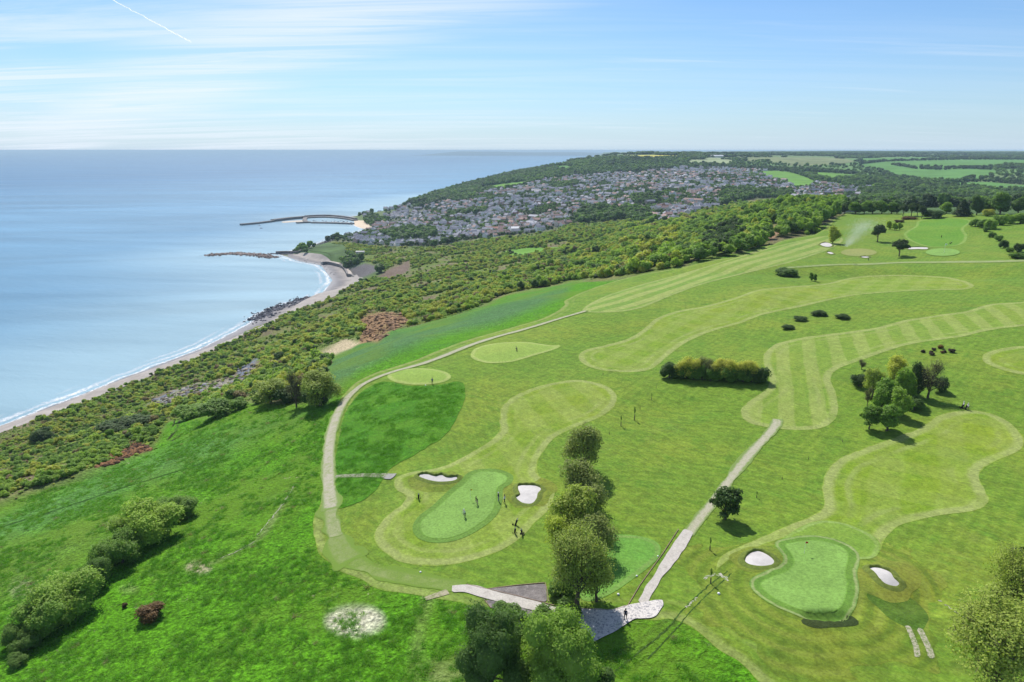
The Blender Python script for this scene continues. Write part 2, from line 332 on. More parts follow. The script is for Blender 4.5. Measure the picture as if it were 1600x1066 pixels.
G_ROUGH = (0.122, 0.212, 0.020); G_FAIR = (0.150, 0.238, 0.020); G_RIM = (0.245, 0.290, 0.085); G_GREEN = (0.170, 0.300, 0.062); G_MEAD = (0.080, 0.232, 0.008)
def stripes(t, ang, width, soft=0.25):
    m = t.n('ShaderNodeMapping'); m.inputs['Rotation'].default_value = (0, 0, ang); t.put(m.inputs[0], t.pos())
    s = t.n('ShaderNodeSeparateXYZ'); t.t.links.new(m.outputs[0], s.inputs[0])
    wob = t.math('MULTIPLY', t.math('SUBTRACT', t.noise(0.06, 2), 0.5), width * 0.6)
    x = t.math('ADD', s.outputs[0], wob)
    sn = t.math('SINE', t.math('MULTIPLY', x, math.pi / width))
    return t.rng(sn, -soft, soft)
def m_turf(name, base, rim=None, rimw=3.0, strp=(), rim2=True, var=1.0, streak=None, bumpd=0.05, core=None, arcs=(3.3, .10), eoff=0.0):
    """mown turf: colour, mowing stripes, and the paler bands that follow its edge"""
    t = NT(name); e = t.math('ADD', t.attr('edge'), eoff)
    col = base
    big = t.noise(0.028, 4, 0.6, 0.6); mid = t.noise(0.16, 5, 0.62, 0.4, off=(7, 0, 0)); fine = t.noise(2.2, 5, 0.7)
    yel = (base[0] * 1.35, base[1] * 1.08, base[2] * 1.2); dark = (base[0] * 0.70, base[1] * 0.88, base[2] * 0.8)
    c = t.mix(t.math('MULTIPLY', t.rng(big, 0.42, 0.68), 0.8 * var), col, yel)
    c = t.mix(t.math('MULTIPLY', t.rng(mid, 0.50, 0.72), 0.55 * var), c, dark)
    c = t.mix(t.math('MULTIPLY', t.rng(t.noise(0.07, 5, 0.65, 1.0, off=(0, 33, 0)), 0.55, 0.75), 0.28 * var), c, (base[0] * 1.4 + .03, base[1] * 1.12, base[2] * 1.8 + .015))
    for ang, w, k in strp:
        s = stripes(t, ang, w)
        s = t.math('MULTIPLY', s, t.rng(t.noise(0.09, 3, off=(11, w, 0)), 0.25, 0.6, 0.55, 1.0))
        c = t.mix(t.math('MULTIPLY', s, k), c, (G_RIM[0] * 1.05, G_RIM[1] * 1.04, G_RIM[2] * 0.95))
    if streak:
        s = t.noise(0.5, 4, 0.6, 0.3, rot=streak, stretch=(0.12, 1.6, 1))
        c = t.mix(t.rng(s, 0.48, 0.72, 0, 0.45), c, dark)
        c = t.mix(t.rng(s, 0.50, 0.28, 0, 0.30), c, yel)
    # arcs left by the mower, parallel to the edge
    arc = t.math('SINE', t.math('MULTIPLY', t.math('ADD', e, t.math('MULTIPLY', t.noise(0.1, 2), 1.0)), arcs[0]))
    c = t.mix(t.math('MULTIPLY', t.rng(arc, 0.1, 0.9, 0, arcs[1] * var * 1.6), t.rng(t.noise(0.08, 3, off=(5, 5, 0)), .3, .65, .3, 1)), c, (base[0] * 1.45, base[1] * 1.18, base[2] * 1.8))
    c = t.mix(t.math('MULTIPLY', t.rng(arc, -.2, -.9, 0, arcs[1] * var * 1.2), t.rng(t.noise(0.09, 3, off=(15, 5, 0)), .3, .65, .3, 1)), c, (base[0] * .58, base[1] * .70, base[2] * .7))
    if rim:
        en = t.math('ADD', e, t.math('MULTIPLY', t.math('SUBTRACT', t.noise(0.35, 3), 0.5), 1.0))
        b = t.math('MULTIPLY', t.rng(en, -0.1, 0.35), t.rng(en, rimw, rimw * 0.55))
        b = t.math('MULTIPLY', b, t.rng(t.noise(0.12, 4, 0.6), 0.25, 0.6, 0.45, 0.95))
        c = t.mix(b, c, rim)
        if rim2:
            b2 = t.math('MULTIPLY', t.rng(en, rimw * 1.45, rimw * 1.65), t.rng(en, rimw * 2.2, rimw * 1.8))
            c = t.mix(t.math('MULTIPLY', b2, t.rng(t.noise(0.07, 3, off=(0, 0, 5)), 0.4, 0.6, 0.0, 0.5)), c, rim)
    if core:
        c = t.mix(t.rng(e, core[0], core[0] + 0.35), c, t.vscale(core[1], t.rng(mid, 0.3, 0.7, 0.9, 1.08)))
    mot = t.noise(0.55, 6, 0.7, 0.5, off=(0, 0, 12)); sp_ = t.noise(0.9, 5, 0.65, 0.6, rot=0.9, stretch=(0.3, 1.5, 1))
    c = t.vscale(c, t.math('MULTIPLY', t.rng(mot, 0.28, 0.72, 1 - .17 * var, 1 + .17 * var), t.rng(sp_, 0.3, 0.7, 1 - .09 * var, 1 + .09 * var)))
    c = t.vscale(c, t.rng(fine, 0.25, 0.75, 0.74, 1.24))
    t.bsdf(c, 0.9, 0.12, t.bump(t.math('ADD', fine, t.math('MULTIPLY', mid, 2.0)), bumpd, 0.8)); return t.m
def m_sand(name, color, var=0.08, scale=1.2, bumpd=0.04):
    t = NT(name); n = t.noise(scale, 6, 0.65); n2 = t.noise(scale * 0.2, 4)
    c = t.vscale(color, t.math('MULTIPLY', t.rng(n, 0.25, 0.75, 1 - var, 1 + var), t.rng(n2, 0.3, 0.7, 1 - var, 1 + var)))
    t.bsdf(c, 0.95, 0.15, t.bump(n, bumpd)); return t.m
def m_path(name, c1, c2, scale=0.6, lo=0.4, hi=0.65, edge=None):
    t = NT(name); n = t.noise(scale, 6, 0.68, 0.4); f = t.noise(4.0, 5, 0.7); e = t.attr('edge')
    c = t.mix(t.rng(n, lo, hi), c1, c2)
    c = t.vscale(c, t.rng(f, 0.2, 0.8, 0.8, 1.2))
    if edge: c = t.mix(t.rng(t.math('ADD', e, t.math('MULTIPLY', t.math('SUBTRACT', n, 0.5), 1.6)), 0.1, 0.75, 0.85, 0.0), c, edge)
    t.bsdf(c, 0.9, 0.2, t.bump(t.math('ADD', n, f), 0.05)); return t.m

def m_leaf(name, ramp, trans=0.30):
    """foliage: 'tint' (one value per plant) picks the kind of green, leaves vary about it"""
    t = NT(name); ti = t.attr('tint', 'INSTANCER'); lf = t.attr('leaf')
    cr = t.n('ShaderNodeValToRGB'); t.t.links.new(ti, cr.inputs[0]); el = cr.color_ramp.elements
    el[0].position = ramp[0][0]; el[0].color = (*ramp[0][1], 1); el[1].position = ramp[-1][0]; el[1].color = (*ramp[-1][1], 1)
    for p_, c_ in ramp[1:-1]:
        q = el.new(p_); q.color = (*c_, 1)
    c = t.vscale(cr.outputs[0], t.rng(lf, 0, 1, 0.62, 1.45, False))
    c = t.mix(t.math('MULTIPLY', t.rng(lf, 0.72, 1.0), 0.25), c, (0.30, 0.33, 0.09))
    d = t.n('ShaderNodeBsdfPrincipled'); t.put(d.inputs['Base Color'], c); d.inputs['Roughness'].default_value = 0.6; d.inputs['Specular IOR Level'].default_value = 0.22
    tr = t.n('ShaderNodeBsdfTranslucent'); t.put(tr.inputs[0], t.mix(1.0, c, (1.25, 1.35, 0.7), 'MULTIPLY'))
    mx = t.n('ShaderNodeMixShader'); mx.inputs[0].default_value = trans
    t.t.links.new(d.outputs[0], mx.inputs[1]); t.t.links.new(tr.outputs[0], mx.inputs[2]); t.t.links.new(mx.outputs[0], t.out.inputs[0]); return t.m
LEAF = m_leaf('foliage', [(0.0, (0.045, 0.080, 0.024)), (0.2, (0.095, 0.175, 0.036)), (0.45, (0.185, 0.315, 0.044)), (0.65, (0.310, 0.440, 0.055)), (0.8, (0.410, 0.430, 0.065)), (0.9, (0.26, 0.23, 0.095)), (1.0, (0.28, 0.20, 0.11))], 0.45)
GORSE = m_leaf('gorse', [(0.0, (0.035, 0.035, 0.015)), (0.5, (0.10, 0.055, 0.015)), (1.0, (0.30, 0.17, 0.02))], 0.15)
def m_bark():
    t = NT('bark'); n = t.noise(6, 5, stretch=(1, 1, 0.25)); t.bsdf(t.vscale((0.115, 0.092, 0.070), t.rng(n, 0.3, 0.7, 0.6, 1.4)), 0.9, 0.1, t.bump(n, 0.03)); return t.m
BARK = m_bark()

# ------------------------------------------------------------------ object helpers
def setp(o, label=None, category=None, group=None, kind=None, tint=None):
    for k, v in (('label', label), ('category', category), ('group', group), ('kind', kind)):
        if v: o[k] = v
    if tint is not None: o['tint'] = float(tint)
    return o
def mesh_np(name, V, F, mat=None, smooth=False, attrs=None, mats=None, midx=None):
    """F: array (n,3|4) or a list of tuples"""
    me = bpy.data.meshes.new(name)
    if isinstance(F, np.ndarray):
        n, k = F.shape; me.vertices.add(len(V)); me.vertices.foreach_set('co', np.asarray(V, np.float32).ravel())
        me.loops.add(n * k); me.loops.foreach_set('vertex_index', F.astype(np.int32).ravel())
        me.polygons.add(n); me.polygons.foreach_set('loop_start', np.arange(0, n * k, k, dtype=np.int32)); me.polygons.foreach_set('loop_total', np.full(n, k, np.int32))
        me.update(calc_edges=True)
    else:
        me.from_pydata([tuple(map(float, v)) for v in V], [], F); me.update()
    if smooth: me.polygons.foreach_set('use_smooth', np.ones(len(me.polygons), bool))
    for m in (mats or ([mat] if mat else [])): me.materials.append(m)
    if midx is not None: me.polygons.foreach_set('material_index', np.asarray(midx, np.int32))
    for an, (dom, typ, val) in (attrs or {}).items():
        a = me.attributes.new(an, typ, dom)
        a.data.foreach_set('value' if typ in ('FLOAT', 'INT') else ('color' if 'COLOR' in typ else 'vector'), np.asarray(val, np.float32 if typ != 'INT' else np.int32).ravel())
    return me
def link(name, me, parent=None, loc=None, **k):
    o = bpy.data.objects.new(name, me); COL.objects.link(o)
    if parent: o.parent = parent
    if loc is not None: o.location = loc
    return setp(o, **k)

# ------------------------------------------------------------------ the land itself
base = np.zeros((NR, NA, 3)); base[:] = G_MEAD
def paint(w, c):
    global base
    w = w[..., None]; base = base * (1 - w) + np.array(c) * w
n30 = vnoise(GX, GY, 30.0, 8); n90 = vnoise(GX, GY, 90.0, 9); n9 = vnoise(GX, GY, 9.0, 10)
far = np.clip((GR - 545) / 60, 0, 1)
paint(far, (0.080, 0.140, 0.045)); paint(far * np.clip((GPX - 1100) / 120, 0, 1) * np.clip((GR - 1500) / 500, 0, 1), (0.125, 0.225, 0.062)); paint(far * np.clip((vnoise(GX, GY, 330, 77) - .5) * 9, 0, 1) * .6 * (GR > 1500), (0.16, 0.20, 0.08))
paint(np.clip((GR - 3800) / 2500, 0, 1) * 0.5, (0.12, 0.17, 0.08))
paint(zw(Z_TOWN, 10) * (GR > 800), (0.13, 0.14, 0.105))
paint(w_under, (0.125, 0.175, 0.035)); paint(w_under * np.clip((n30 - .45) * 5, 0, 1) * .8, (0.185, 0.185, 0.07)); paint(w_under * np.clip((n9 * .6 + n30 * .4 - .52) * 6, 0, 1) * .8, (0.17, 0.135, 0.085))
def zone(poly, c, soft=8.0, amt=1.0, nz=None):
    w = zw(poly, soft) * amt
    if nz is not None: w = w * np.clip((nz - .25) * 3, 0, 1)
    paint(w, c); return w
def ell(cx, cy, rx, ry, n=20, rot=0.0):
    a = np.linspace(0, 2 * math.pi, n, endpoint=False); c, s = math.cos(rot), math.sin(rot)
    return [(cx + rx * math.cos(q) * c - ry * math.sin(q) * s, cy + rx * math.cos(q) * s + ry * math.sin(q) * c) for q in a]
Z_COOL = [(520, 556), (560, 540), (620, 520), (690, 503), (740, 488), (800, 470), (860, 455), (890, 448), (880, 462), (840, 478), (780, 500), (700, 520), (620, 548), (560, 575), (530, 600), (505, 635), (500, 600)]
zone(Z_COOL, (0.075, 0.165, 0.060), 14, 0.9)
zone([(0, 800), (110, 755), (240, 712), (330, 680), (420, 650), (480, 640), (330, 720), (200, 770), (60, 830), (-60, 880), (-60, 820)], (0.085, 0.20, 0.045), 30, 0.75)
zone([(30, 850), (150, 800), (230, 790), (160, 850), (60, 930), (-50, 960), (-50, 880)], (0.115, 0.19, 0.03), 40, 0.6)
zone([(560, 500), (600, 488), (632, 492), (640, 505), (612, 520), (590, 535), (560, 535), (570, 515)], (0.27, 0.165, 0.085), 5)
zone([(505, 548), (540, 533), (562, 534), (548, 545), (520, 556), (490, 556)], (0.46, 0.38, 0.24), 5)
zone([(225, 632), (275, 612), (330, 600), (375, 590), (400, 575), (395, 590), (350, 607), (290, 622), (235, 640)], (0.30, 0.28, 0.23), 8, .95, n9 * .6 + n30 * .4)
zone([(228, 628), (262, 616), (278, 615), (262, 626), (235, 636)], (0.15, 0.165, 0.20), 4)
zone([(368, 584), (390, 570), (405, 562), (398, 575), (378, 592)], (0.16, 0.18, 0.22), 4)
zone([(0, 690), (60, 675), (120, 660), (160, 650), (100, 680), (0, 712), (-80, 720)], (0.14, 0.125, 0.045), 12, 0.9)
zone([(543, 420), (570, 412), (600, 418), (572, 432), (555, 437)], (0.125, 0.115, 0.115), 4)
zone([(590, 432), (612, 418), (640, 408), (640, 424), (610, 436)], (0.17, 0.125, 0.095), 4)
zone([(1196, 362), (1215, 350), (1222, 362), (1205, 374)], (0.30, 0.19, 0.12), 4)
zone([(150, 730), (170, 712), (198, 695), (214, 690), (236, 703), (205, 712), (175, 726)], (0.17, 0.085, 0.045), 3)
zone([(160, 725), (180, 708), (205, 697), (222, 697), (200, 708), (178, 722)], (0.07, 0.042, 0.028), 3, .9, n9)
zone(ell(555, 971, 46, 24), (0.62, 0.57, 0.44), 14, 0.95, n9 * .5 + .35); zone(ell(310, 887, 20, 10), (0.42, 0.36, 0.24), 8, 0.9); zone(ell(238, 878, 20, 9), (0.40, 0.32, 0.22), 8, 0.8, n9)
zone(ell(178, 818, 16, 10), (0.42, 0.38, 0.28), 8, 0.7, n9); zone(ell(200, 920, 16, 7), (0.35, 0.32, 0.18), 8, 0.7, n9); zone(ell(700, 1050, 40, 22), (0.33, 0.28, 0.18), 18, 0.8, n9); zone(ell(38, 920, 22, 16), (0.33, 0.32, 0.2), 14, 0.6, n9)
# worn tracks through the meadow
for pts, wd, cc, am in (([(0, 823), (100, 795), (180, 765), (260, 742), (330, 722)], 0.5, (0.03, 0.08, 0.012), .8), ([(460, 760), (425, 815), (400, 845), (350, 872), (330, 880)], 0.8, (0.26, 0.26, 0.14), .55),
                    ([(672, 935), (655, 985), (648, 1066)], 1.2, (0.20, 0.23, 0.08), .5), ([(470, 700), (440, 750), (380, 830), (330, 860)], 0.5, (0.03, 0.1, 0.01), .4),
                    ([(1140, 895), (1080, 950), (1010, 1010), (940, 1066)], 0.35, (0.03, 0.06, 0.02), .8), ([(1120, 900), (1060, 955), (1000, 1000), (950, 1030)], 0.35, (0.03, 0.06, 0.02), .6),
                    ([(262, 652), (245, 668), (228, 682)], 0.45, (0.025, 0.02, 0.012), .95), ([(283, 655), (275, 672), (262, 688)], 0.45, (0.03, 0.03, 0.015), .9), ([(300, 672), (280, 680), (268, 690)], 0.35, (0.03, 0.03, 0.015), .8)):
    g = ground([p[0] for p in pts], [p[1] for p in pts])[:, :2]; g = catmull(g, False, 5)
    dd = np.full(GX.shape, 1e9); m = (GR < 420)
    for a_, b_ in zip(g[:-1], g[1:]):
        d_ = b_ - a_; tt = np.clip(((GX[m] - a_[0]) * d_[0] + (GY[m] - a_[1]) * d_[1]) / (d_ @ d_), 0, 1)
        dd[m] = np.minimum(dd[m], np.hypot(GX[m] - a_[0] - tt * d_[0], GY[m] - a_[1] - tt * d_[1]))
    paint(np.clip(1.3 - dd / wd, 0, 1) * am * np.clip(n9 * 1.5 + .3, 0, 1), cc)
# far countryside: hill slopes
paint(np.clip(1 - GSD / 12, 0, 1) * (GSD > -5), (0.30, 0.27, 0.235))
meadw = np.clip(1 - w_under - far, 0, 1)
# ploughed and pale far tints
keep = (GSD > -45); kq = keep[:-1, :-1] | keep[1:, :-1] | keep[:-1, 1:] | keep[1:, 1:]
idx = np.arange(NR * NA).reshape(NR, NA)
Q = np.stack([idx[:-1, :-1], idx[:-1, 1:], idx[1:, 1:], idx[1:, :-1]], -1)[kq]
used = np.zeros(NR * NA, bool); used[Q.ravel()] = True; remap = np.cumsum(used) - 1
Vg = np.stack([GX, GY, GZ], -1).reshape(-1, 3)
cols = np.concatenate([base, np.ones((NR, NA, 1))], -1).reshape(-1, 4)
me = mesh_np('ground', Vg[used], remap[Q][:, ::-1], m_ground(), True, {'Col': ('POINT', 'FLOAT_COLOR', cols[used]), 'mead': ('POINT', 'FLOAT', meadw.ravel()[used])})
link('ground', me, kind='structure', label='grassy cliff top, overgrown landslip slope, beach and far hills of the coast')

def ribbon(pts, w, w2=None, world=False):
    """outline (world) of a strip of constant width along pixel points on the land"""
    g = np.asarray(pts, float)[:, :2] if world else ground([p[0] for p in pts], [p[1] for p in pts])[:, :2]
    g = catmull(g, False, 5); d = np.gradient(g, axis=0); d /= np.linalg.norm(d, axis=1)[:, None] + 1e-9; n = np.c_[-d[:, 1], d[:, 0]]
    ww = np.linspace(w, w if w2 is None else w2, len(g))[:, None] / 2
    return np.r_[g + n * ww, (g - n * ww)[::-1]]
def outline(px, smooth=True, n=5):
    p = catmull(px, True, n) if smooth else np.asarray(px, float)
    return ground(p[:, 0], p[:, 1])[:, :2]
def sheet(name, poly, mat, rank=1, grow=0.0, lift=0.0, rag=0.0, **k):
    """a surface laid on the land, cut exactly along its outline (poly: world outline); vertex value 'edge' = metres inside the outline"""
    poly = np.asarray(poly, float); lo = poly.min(0) - 2 - grow; hi = poly.max(0) + 2 + grow
    box = (GX > lo[0] - 3) & (GX < hi[0] + 3) & (GY > lo[1] - 3) & (GY < hi[1] + 3)
    rr = np.where(box.any(1))[0]; ca = np.where(box.any(0))[0]
    r0, r1, c0, c1 = max(rr[0] - 1, 0), min(rr[-1] + 2, NR), max(ca[0] - 1, 0), min(ca[-1] + 2, NA)
    X, Y, Z = GX[r0:r1, c0:c1], GY[r0:r1, c0:c1], GZ[r0:r1, c0:c1]
    S = np.full(X.shape, -1e3); bb = (X > lo[0] - 6) & (X < hi[0] + 6) & (Y > lo[1] - 6) & (Y < hi[1] + 6); S[bb] = sdf_poly(X[bb], Y[bb], poly)
    E = S + grow + ((vnoise(X, Y, 2.3, 61) - .5) * rag + (vnoise(X, Y, 6.5, 62) - .5) * rag * 1.3 if rag else 0)
    dist = np.hypot(X, Y); Zo = Z + rank * (0.012 + 0.00012 * dist) + lift + (dist > 900) * rank * 0.25
    V = [tuple(q) for q in np.stack([X, Y, Zo], -1).reshape(-1, 3)]; ev = list(S.ravel()); h, w = X.shape
    ins = E > 0; cnt = ins[:-1, :-1].astype(int) + ins[1:, :-1] + ins[:-1, 1:] + ins[1:, 1:]
    F = []
    for i, j in zip(*np.where(cnt > 0)):
        q = [i * w + j, i * w + j + 1, (i + 1) * w + j + 1, (i + 1) * w + j]
        if cnt[i, j] == 4: F.append(tuple(q[::-1])); continue
        es = [E[i, j], E[i, j + 1], E[i + 1, j + 1], E[i + 1, j]]; f = []
        for a in range(4):
            b = (a + 1) % 4
            if es[a] > 0: f.append(q[a])
            if (es[a] > 0) != (es[b] > 0):
                t = es[a] / (es[a] - es[b]); va, vb = V[q[a]], V[q[b]]
                key = (min(q[a], q[b]), max(q[a], q[b]))
                if key not in cache_: 
                    cache_[key] = len(V); V.append(tuple(va[c] + (vb[c] - va[c]) * t for c in range(3))); ev.append(-grow)
                f.append(cache_[key])
        if len(f) >= 3: F.append(tuple(f[::-1]))
    cache_.clear()
    us = sorted({v for f in F for v in f}); rm = {v: i for i, v in enumerate(us)}
    me = mesh_np(name, [V[u] for u in us], [tuple(rm[v] for v in f) for f in F], mat, True, {'edge': ('POINT', 'FLOAT', [ev[u] for u in us])})
    return link(name, me, kind=k.pop('kind', 'structure'), **k)
cache_ = {}

# ------------------------------------------------------------------ sea
def m_sea():
    t = NT('sea water'); sd = t.attr('shore')      # metres from the water's edge
    c = t.mix(t.rng(sd, 30, 420), (0.215, 0.340, 0.400), (0.092, 0.225, 0.345)); c = t.mix(t.rng(sd, 300, 3500), c, (0.030, 0.128, 0.250))
    b1 = t.noise(0.0016, 5, 0.6, 0.8, rot=R(-12), stretch=(0.35, 1.6, 1)); b2 = t.noise(0.006, 5, 0.6, 0.6, rot=R(10), stretch=(0.3, 1.8, 1))
    c = t.vscale(c, t.math('MULTIPLY', t.rng(b1, 0.3, 0.7, 0.86, 1.16), t.rng(b2, 0.3, 0.7, 0.93, 1.08)))
    w = t.noise(0.05, 6, 0.62, 0.4, rot=R(25), stretch=(1, 2.0, 1)); w2 = t.noise(0.45, 4, 0.6, 0.2, rot=R(15), stretch=(1, 2.2, 1)); w3 = t.noise(0.009, 4, 0.6, 0.5, rot=R(20), stretch=(1, 2.4, 1))
    h = t.math('ADD', t.math('MULTIPLY', w, 1.2), t.math('ADD', t.math('MULTIPLY', w2, 0.30), t.math('MULTIPLY', w3, 3.0)))
    t.bsdf(c, t.rng(b2, 0.3, 0.7, 0.34, 0.46), 0.12, t.bump(h, 0.55, 0.8)); return t.m
na, nr = 240, 260
A2 = np.radians(np.linspace(-60, 58, na)); R2 = 180.0 * np.exp(np.linspace(0, math.log(62000 / 180.0), nr)); A2, R2 = np.meshgrid(A2, R2)
SX, SY = R2 * np.sin(A2), R2 * np.cos(A2); SS = -sdf_poly(SX, SY, LAND)
kk = SS > -160; kq = kk[:-1, :-1] | kk[1:, :-1] | kk[:-1, 1:] | kk[1:, 1:]
id2 = np.arange(na * nr).reshape(nr, na); Q2 = np.stack([id2[:-1, :-1], id2[1:, :-1], id2[1:, 1:], id2[:-1, 1:]], -1)[kq]
us = np.zeros(na * nr, bool); us[Q2.ravel()] = True; rm = np.cumsum(us) - 1
VS = np.stack([SX, SY, np.zeros_like(SX)], -1).reshape(-1, 3)
link('sea', mesh_np('sea', VS[us], rm[Q2], m_sea(), False, {'shore': ('POINT', 'FLOAT', SS.ravel()[us])}), kind='structure', label='calm pale blue sea reaching to the horizon')

# ------------------------------------------------------------------ the golf course
ROUGH = [(1195, 1075), (1165, 1048), (1125, 1018), (1080, 982), (1050, 968), (1018, 968), (960, 966), (870, 966), (835, 968), (765, 949), (731, 945), (690, 938), (640, 930), (600, 922), (556, 905), (520, 882), (497, 860), (489, 835), (493, 808), (503, 780), (502, 740), (506, 700), (516, 655), (541, 612),
         (574, 588), (640, 566), (720, 535), (800, 512), (842, 500), (870, 487), (882, 477), (884, 469), (920, 453), (960, 440), (1004, 429), (1066, 418), (1108, 408), (1162, 398), (1225, 376), (1275, 366), (1300, 346), (1318, 336), (1400, 333), (1500, 334), (1600, 336), (1720, 340), (1900, 400), (1900, 800), (1900, 1200), (1500, 1200), (1330, 1160)]
sheet('mown_rough', outline(ROUGH, True, 4), m_turf('semi rough grass', G_ROUGH, (0.205, 0.255, 0.065), 2.2, streak=R(35), var=1.45, bumpd=0.16), 1, rag=.5, label='mown semi rough grass of the golf course')
RIM = G_RIM
FAIR = [
 ('left', [(893, 594), (927, 597), (952, 606), (965, 620), (957, 638), (935, 654), (893, 671), (867, 685), (850, 706), (838, 730), (843, 746), (862, 758), (867, 776), (858, 796), (838, 816), (812, 843), (780, 862), (735, 877), (690, 884), (636, 880), (604, 866), (587, 848), (585, 834), (600, 810), (625, 790), (634, 776), (618, 765), (617, 748), (640, 738), (672, 734), (700, 726), (738, 706), (768, 687), (782, 673), (781, 655), (786, 634), (810, 616), (849, 602)],
  dict(rim=RIM, rimw=2.2, strp=((R(-18), 5.0, 0.34), (R(60), 6.0, 0.20)), core=None)),
 ('striped', [(912, 487), (925, 473), (960, 458), (1010, 443), (1080, 424), (1150, 403), (1210, 386), (1262, 374), (1296, 369), (1318, 374), (1300, 388), (1262, 402), (1210, 417), (1150, 431), (1090, 447), (1040, 466), (1000, 482), (960, 488)],
  dict(rim=RIM, rimw=2.0, strp=((R(44), 4.2, 0.95),), rim2=False)),
 ('middle', [(1100, 479), (1147, 466), (1181, 454), (1225, 449), (1287, 444), (1331, 434), (1381, 430), (1444, 431), (1490, 435), (1522, 446), (1505, 453), (1444, 454), (1350, 460), (1303, 468), (1256, 479), (1194, 492), (1156, 506), (1110, 519), (1068, 538), (1042, 558), (1018, 577), (980, 582), (935, 578), (907, 566), (908, 550), (940, 541), (978, 531), (1005, 515), (1025, 498), (1060, 486)],
  dict(rim=RIM, rimw=2.4, strp=((R(38), 5.0, 0.30), (R(-48), 5.0, 0.24)))),
 ('right', [(1790, 450), (1680, 462), (1600, 472), (1545, 476), (1512, 486), (1470, 492), (1412, 501), (1366, 513), (1307, 521), (1254, 528), (1213, 538), (1195, 552), (1194, 570), (1202, 592), (1196, 610), (1170, 628), (1157, 643), (1166, 658), (1192, 667), (1234, 672), (1277, 671), (1302, 660), (1311, 641), (1305, 612), (1298, 593), (1308, 578), (1341, 565), (1389, 548), (1431, 537), (1502, 527), (1544, 517), (1600, 510), (1700, 500), (1800, 496)],
  dict(rim=RIM, rimw=2.4, strp=((R(20), 3.7, 0.60),))),
 ('lower', [(1502, 642), (1544, 645), (1578, 661), (1600, 686), (1592, 706), (1545, 726), (1530, 744), (1540, 768), (1545, 783), (1527, 798), (1475, 806), (1412, 820), (1383, 842), (1372, 862), (1345, 852), (1319, 838), (1262, 836), (1225, 842), (1181, 856), (1141, 873), (1118, 893), (1128, 870), (1165, 850), (1225, 824), (1275, 803), (1288, 790), (1285, 753), (1305, 722), (1347, 702), (1398, 684), (1440, 668), (1462, 652)],
  dict(rim=RIM, rimw=2.5, strp=((R(30), 5.5, 0.24), (R(-55), 5.5, 0.20)))),
 ('edge', [(1720, 540), (1600, 541), (1560, 546), (1538, 553), (1534, 562), (1550, 573), (1600, 586), (1720, 600)], dict(rim=RIM, rimw=2.6, strp=((R(60), 4, 0.2),))),
 ('far', [(1437, 345), (1480, 341), (1518, 345), (1506, 358), (1512, 370), (1500, 383), (1455, 386), (1425, 378), (1412, 366), (1430, 354)], dict(rim=(0.2, 0.29, 0.06), rimw=2.0, rim2=False, strp=())),
]
FL = {'left': 'mown fairway sweeping round the green where golfers putt', 'striped': 'boldly striped fairway along the wooded cliff edge', 'middle': 'long curved fairway between the dark bushes and the path', 'right': 'wide striped fairway that ends at the grass track',
      'lower': 'broad yellow-green fairway beside the clump of trees', 'edge': 'tip of a fairway past the row of gorse bushes', 'far': 'far fairway on the ridge with two distant golfers'}
FMAT = {}
for nm, pl, kw in FAIR:
    base_c = {'far': (0.100, 0.225, 0.018), 'right': (0.155, 0.242, 0.030), 'striped': (0.140, 0.238, 0.034), 'lower': (0.148, 0.240, 0.017)}.get(nm, G_FAIR)
    sheet('fairway', outline(pl), m_turf('fairway grass ' + nm, base_c, var=1.0, **kw), 2, rag=.25, label=FL[nm])
# darker mown hollows and swells are in the land; the apron and collar of each green
APR = [(1217, 849), (1231, 836), (1262, 819), (1290, 814), (1325, 820), (1362, 836), (1376, 854), (1366, 872), (1338, 874), (1326, 870), (1300, 880), (1245, 886), (1232, 872), (1219, 860)]
sheet('apron', outline(APR), m_turf('apron grass', (0.155, 0.258, 0.034), (0.21, 0.30, 0.075), 1.0, rim2=False, var=0.7), 3, label='paler mown apron leading onto the near green')
G1 = [(1187, 914), (1203, 903), (1232, 891), (1240, 877), (1232, 862), (1226, 852), (1247, 847), (1275, 845), (1306, 851), (1325, 863), (1326, 877), (1322, 896), (1325, 917), (1318, 945), (1303, 957), (1275, 960), (1241, 951), (1206, 934)]
G2 = [(750, 738), (774, 738), (792, 745), (790, 755), (777, 764), (775, 784), (768, 802), (750, 819), (720, 836), (690, 843), (665, 839), (655, 826), (662, 810), (684, 793), (706, 772), (728, 754), (736, 744)]
MG = m_turf('putting green', (0.12, 0.235, 0.035), None, strp=((R(20), 1.4, 0.05),), var=0.35, bumpd=0.01, core=(0.0, G_GREEN))
def m_green():
    return m_turf('putting green', (0.125, 0.25, 0.035), None, var=0.4, bumpd=0.01, core=(0.0, G_GREEN))
MG = m_green()
g1 = outline(G1); g2 = outline(G2)
sheet('surround', outline([(1187, 914), (1203, 903), (1262, 888), (1322, 896), (1325, 917), (1318, 950), (1303, 965), (1275, 968), (1241, 962), (1206, 940)]), m_turf('mown surround', (0.122, 0.188, 0.018), None, var=1.35, arcs=(2.3, .34), eoff=13.0, bumpd=.12), 1.5, grow=11.0, rag=4, label='bank below the lower green mown in curving swathes')
sheet('collar', g1, m_turf('collar grass', (0.105, 0.21, 0.03), (0.24, 0.29, 0.11), 0.7, rim2=False, var=0.6, eoff=1.5), 4, grow=1.5, label='ring of longer grass round the lower green')
sheet('green', g1, MG, 5, label='smooth pale putting green between two white bunkers')
sheet('collar', g2, m_turf('collar grass dark', (0.115, 0.215, 0.035), None, var=0.4), 4, grow=1.2, label='dark green ring of grass round the green with golfers')
sheet('green', g2, MG, 5, label='smooth pale putting green with two golfers putting')
sheet('green', outline(ell(1473, 395, 27, 6.0)), MG, 5, label='small far putting green with a white flagstick')
TEE = m_turf('tee grass', (0.21, 0.31, 0.055), (0.29, 0.35, 0.10), 1.6, rim2=False, var=0.5)
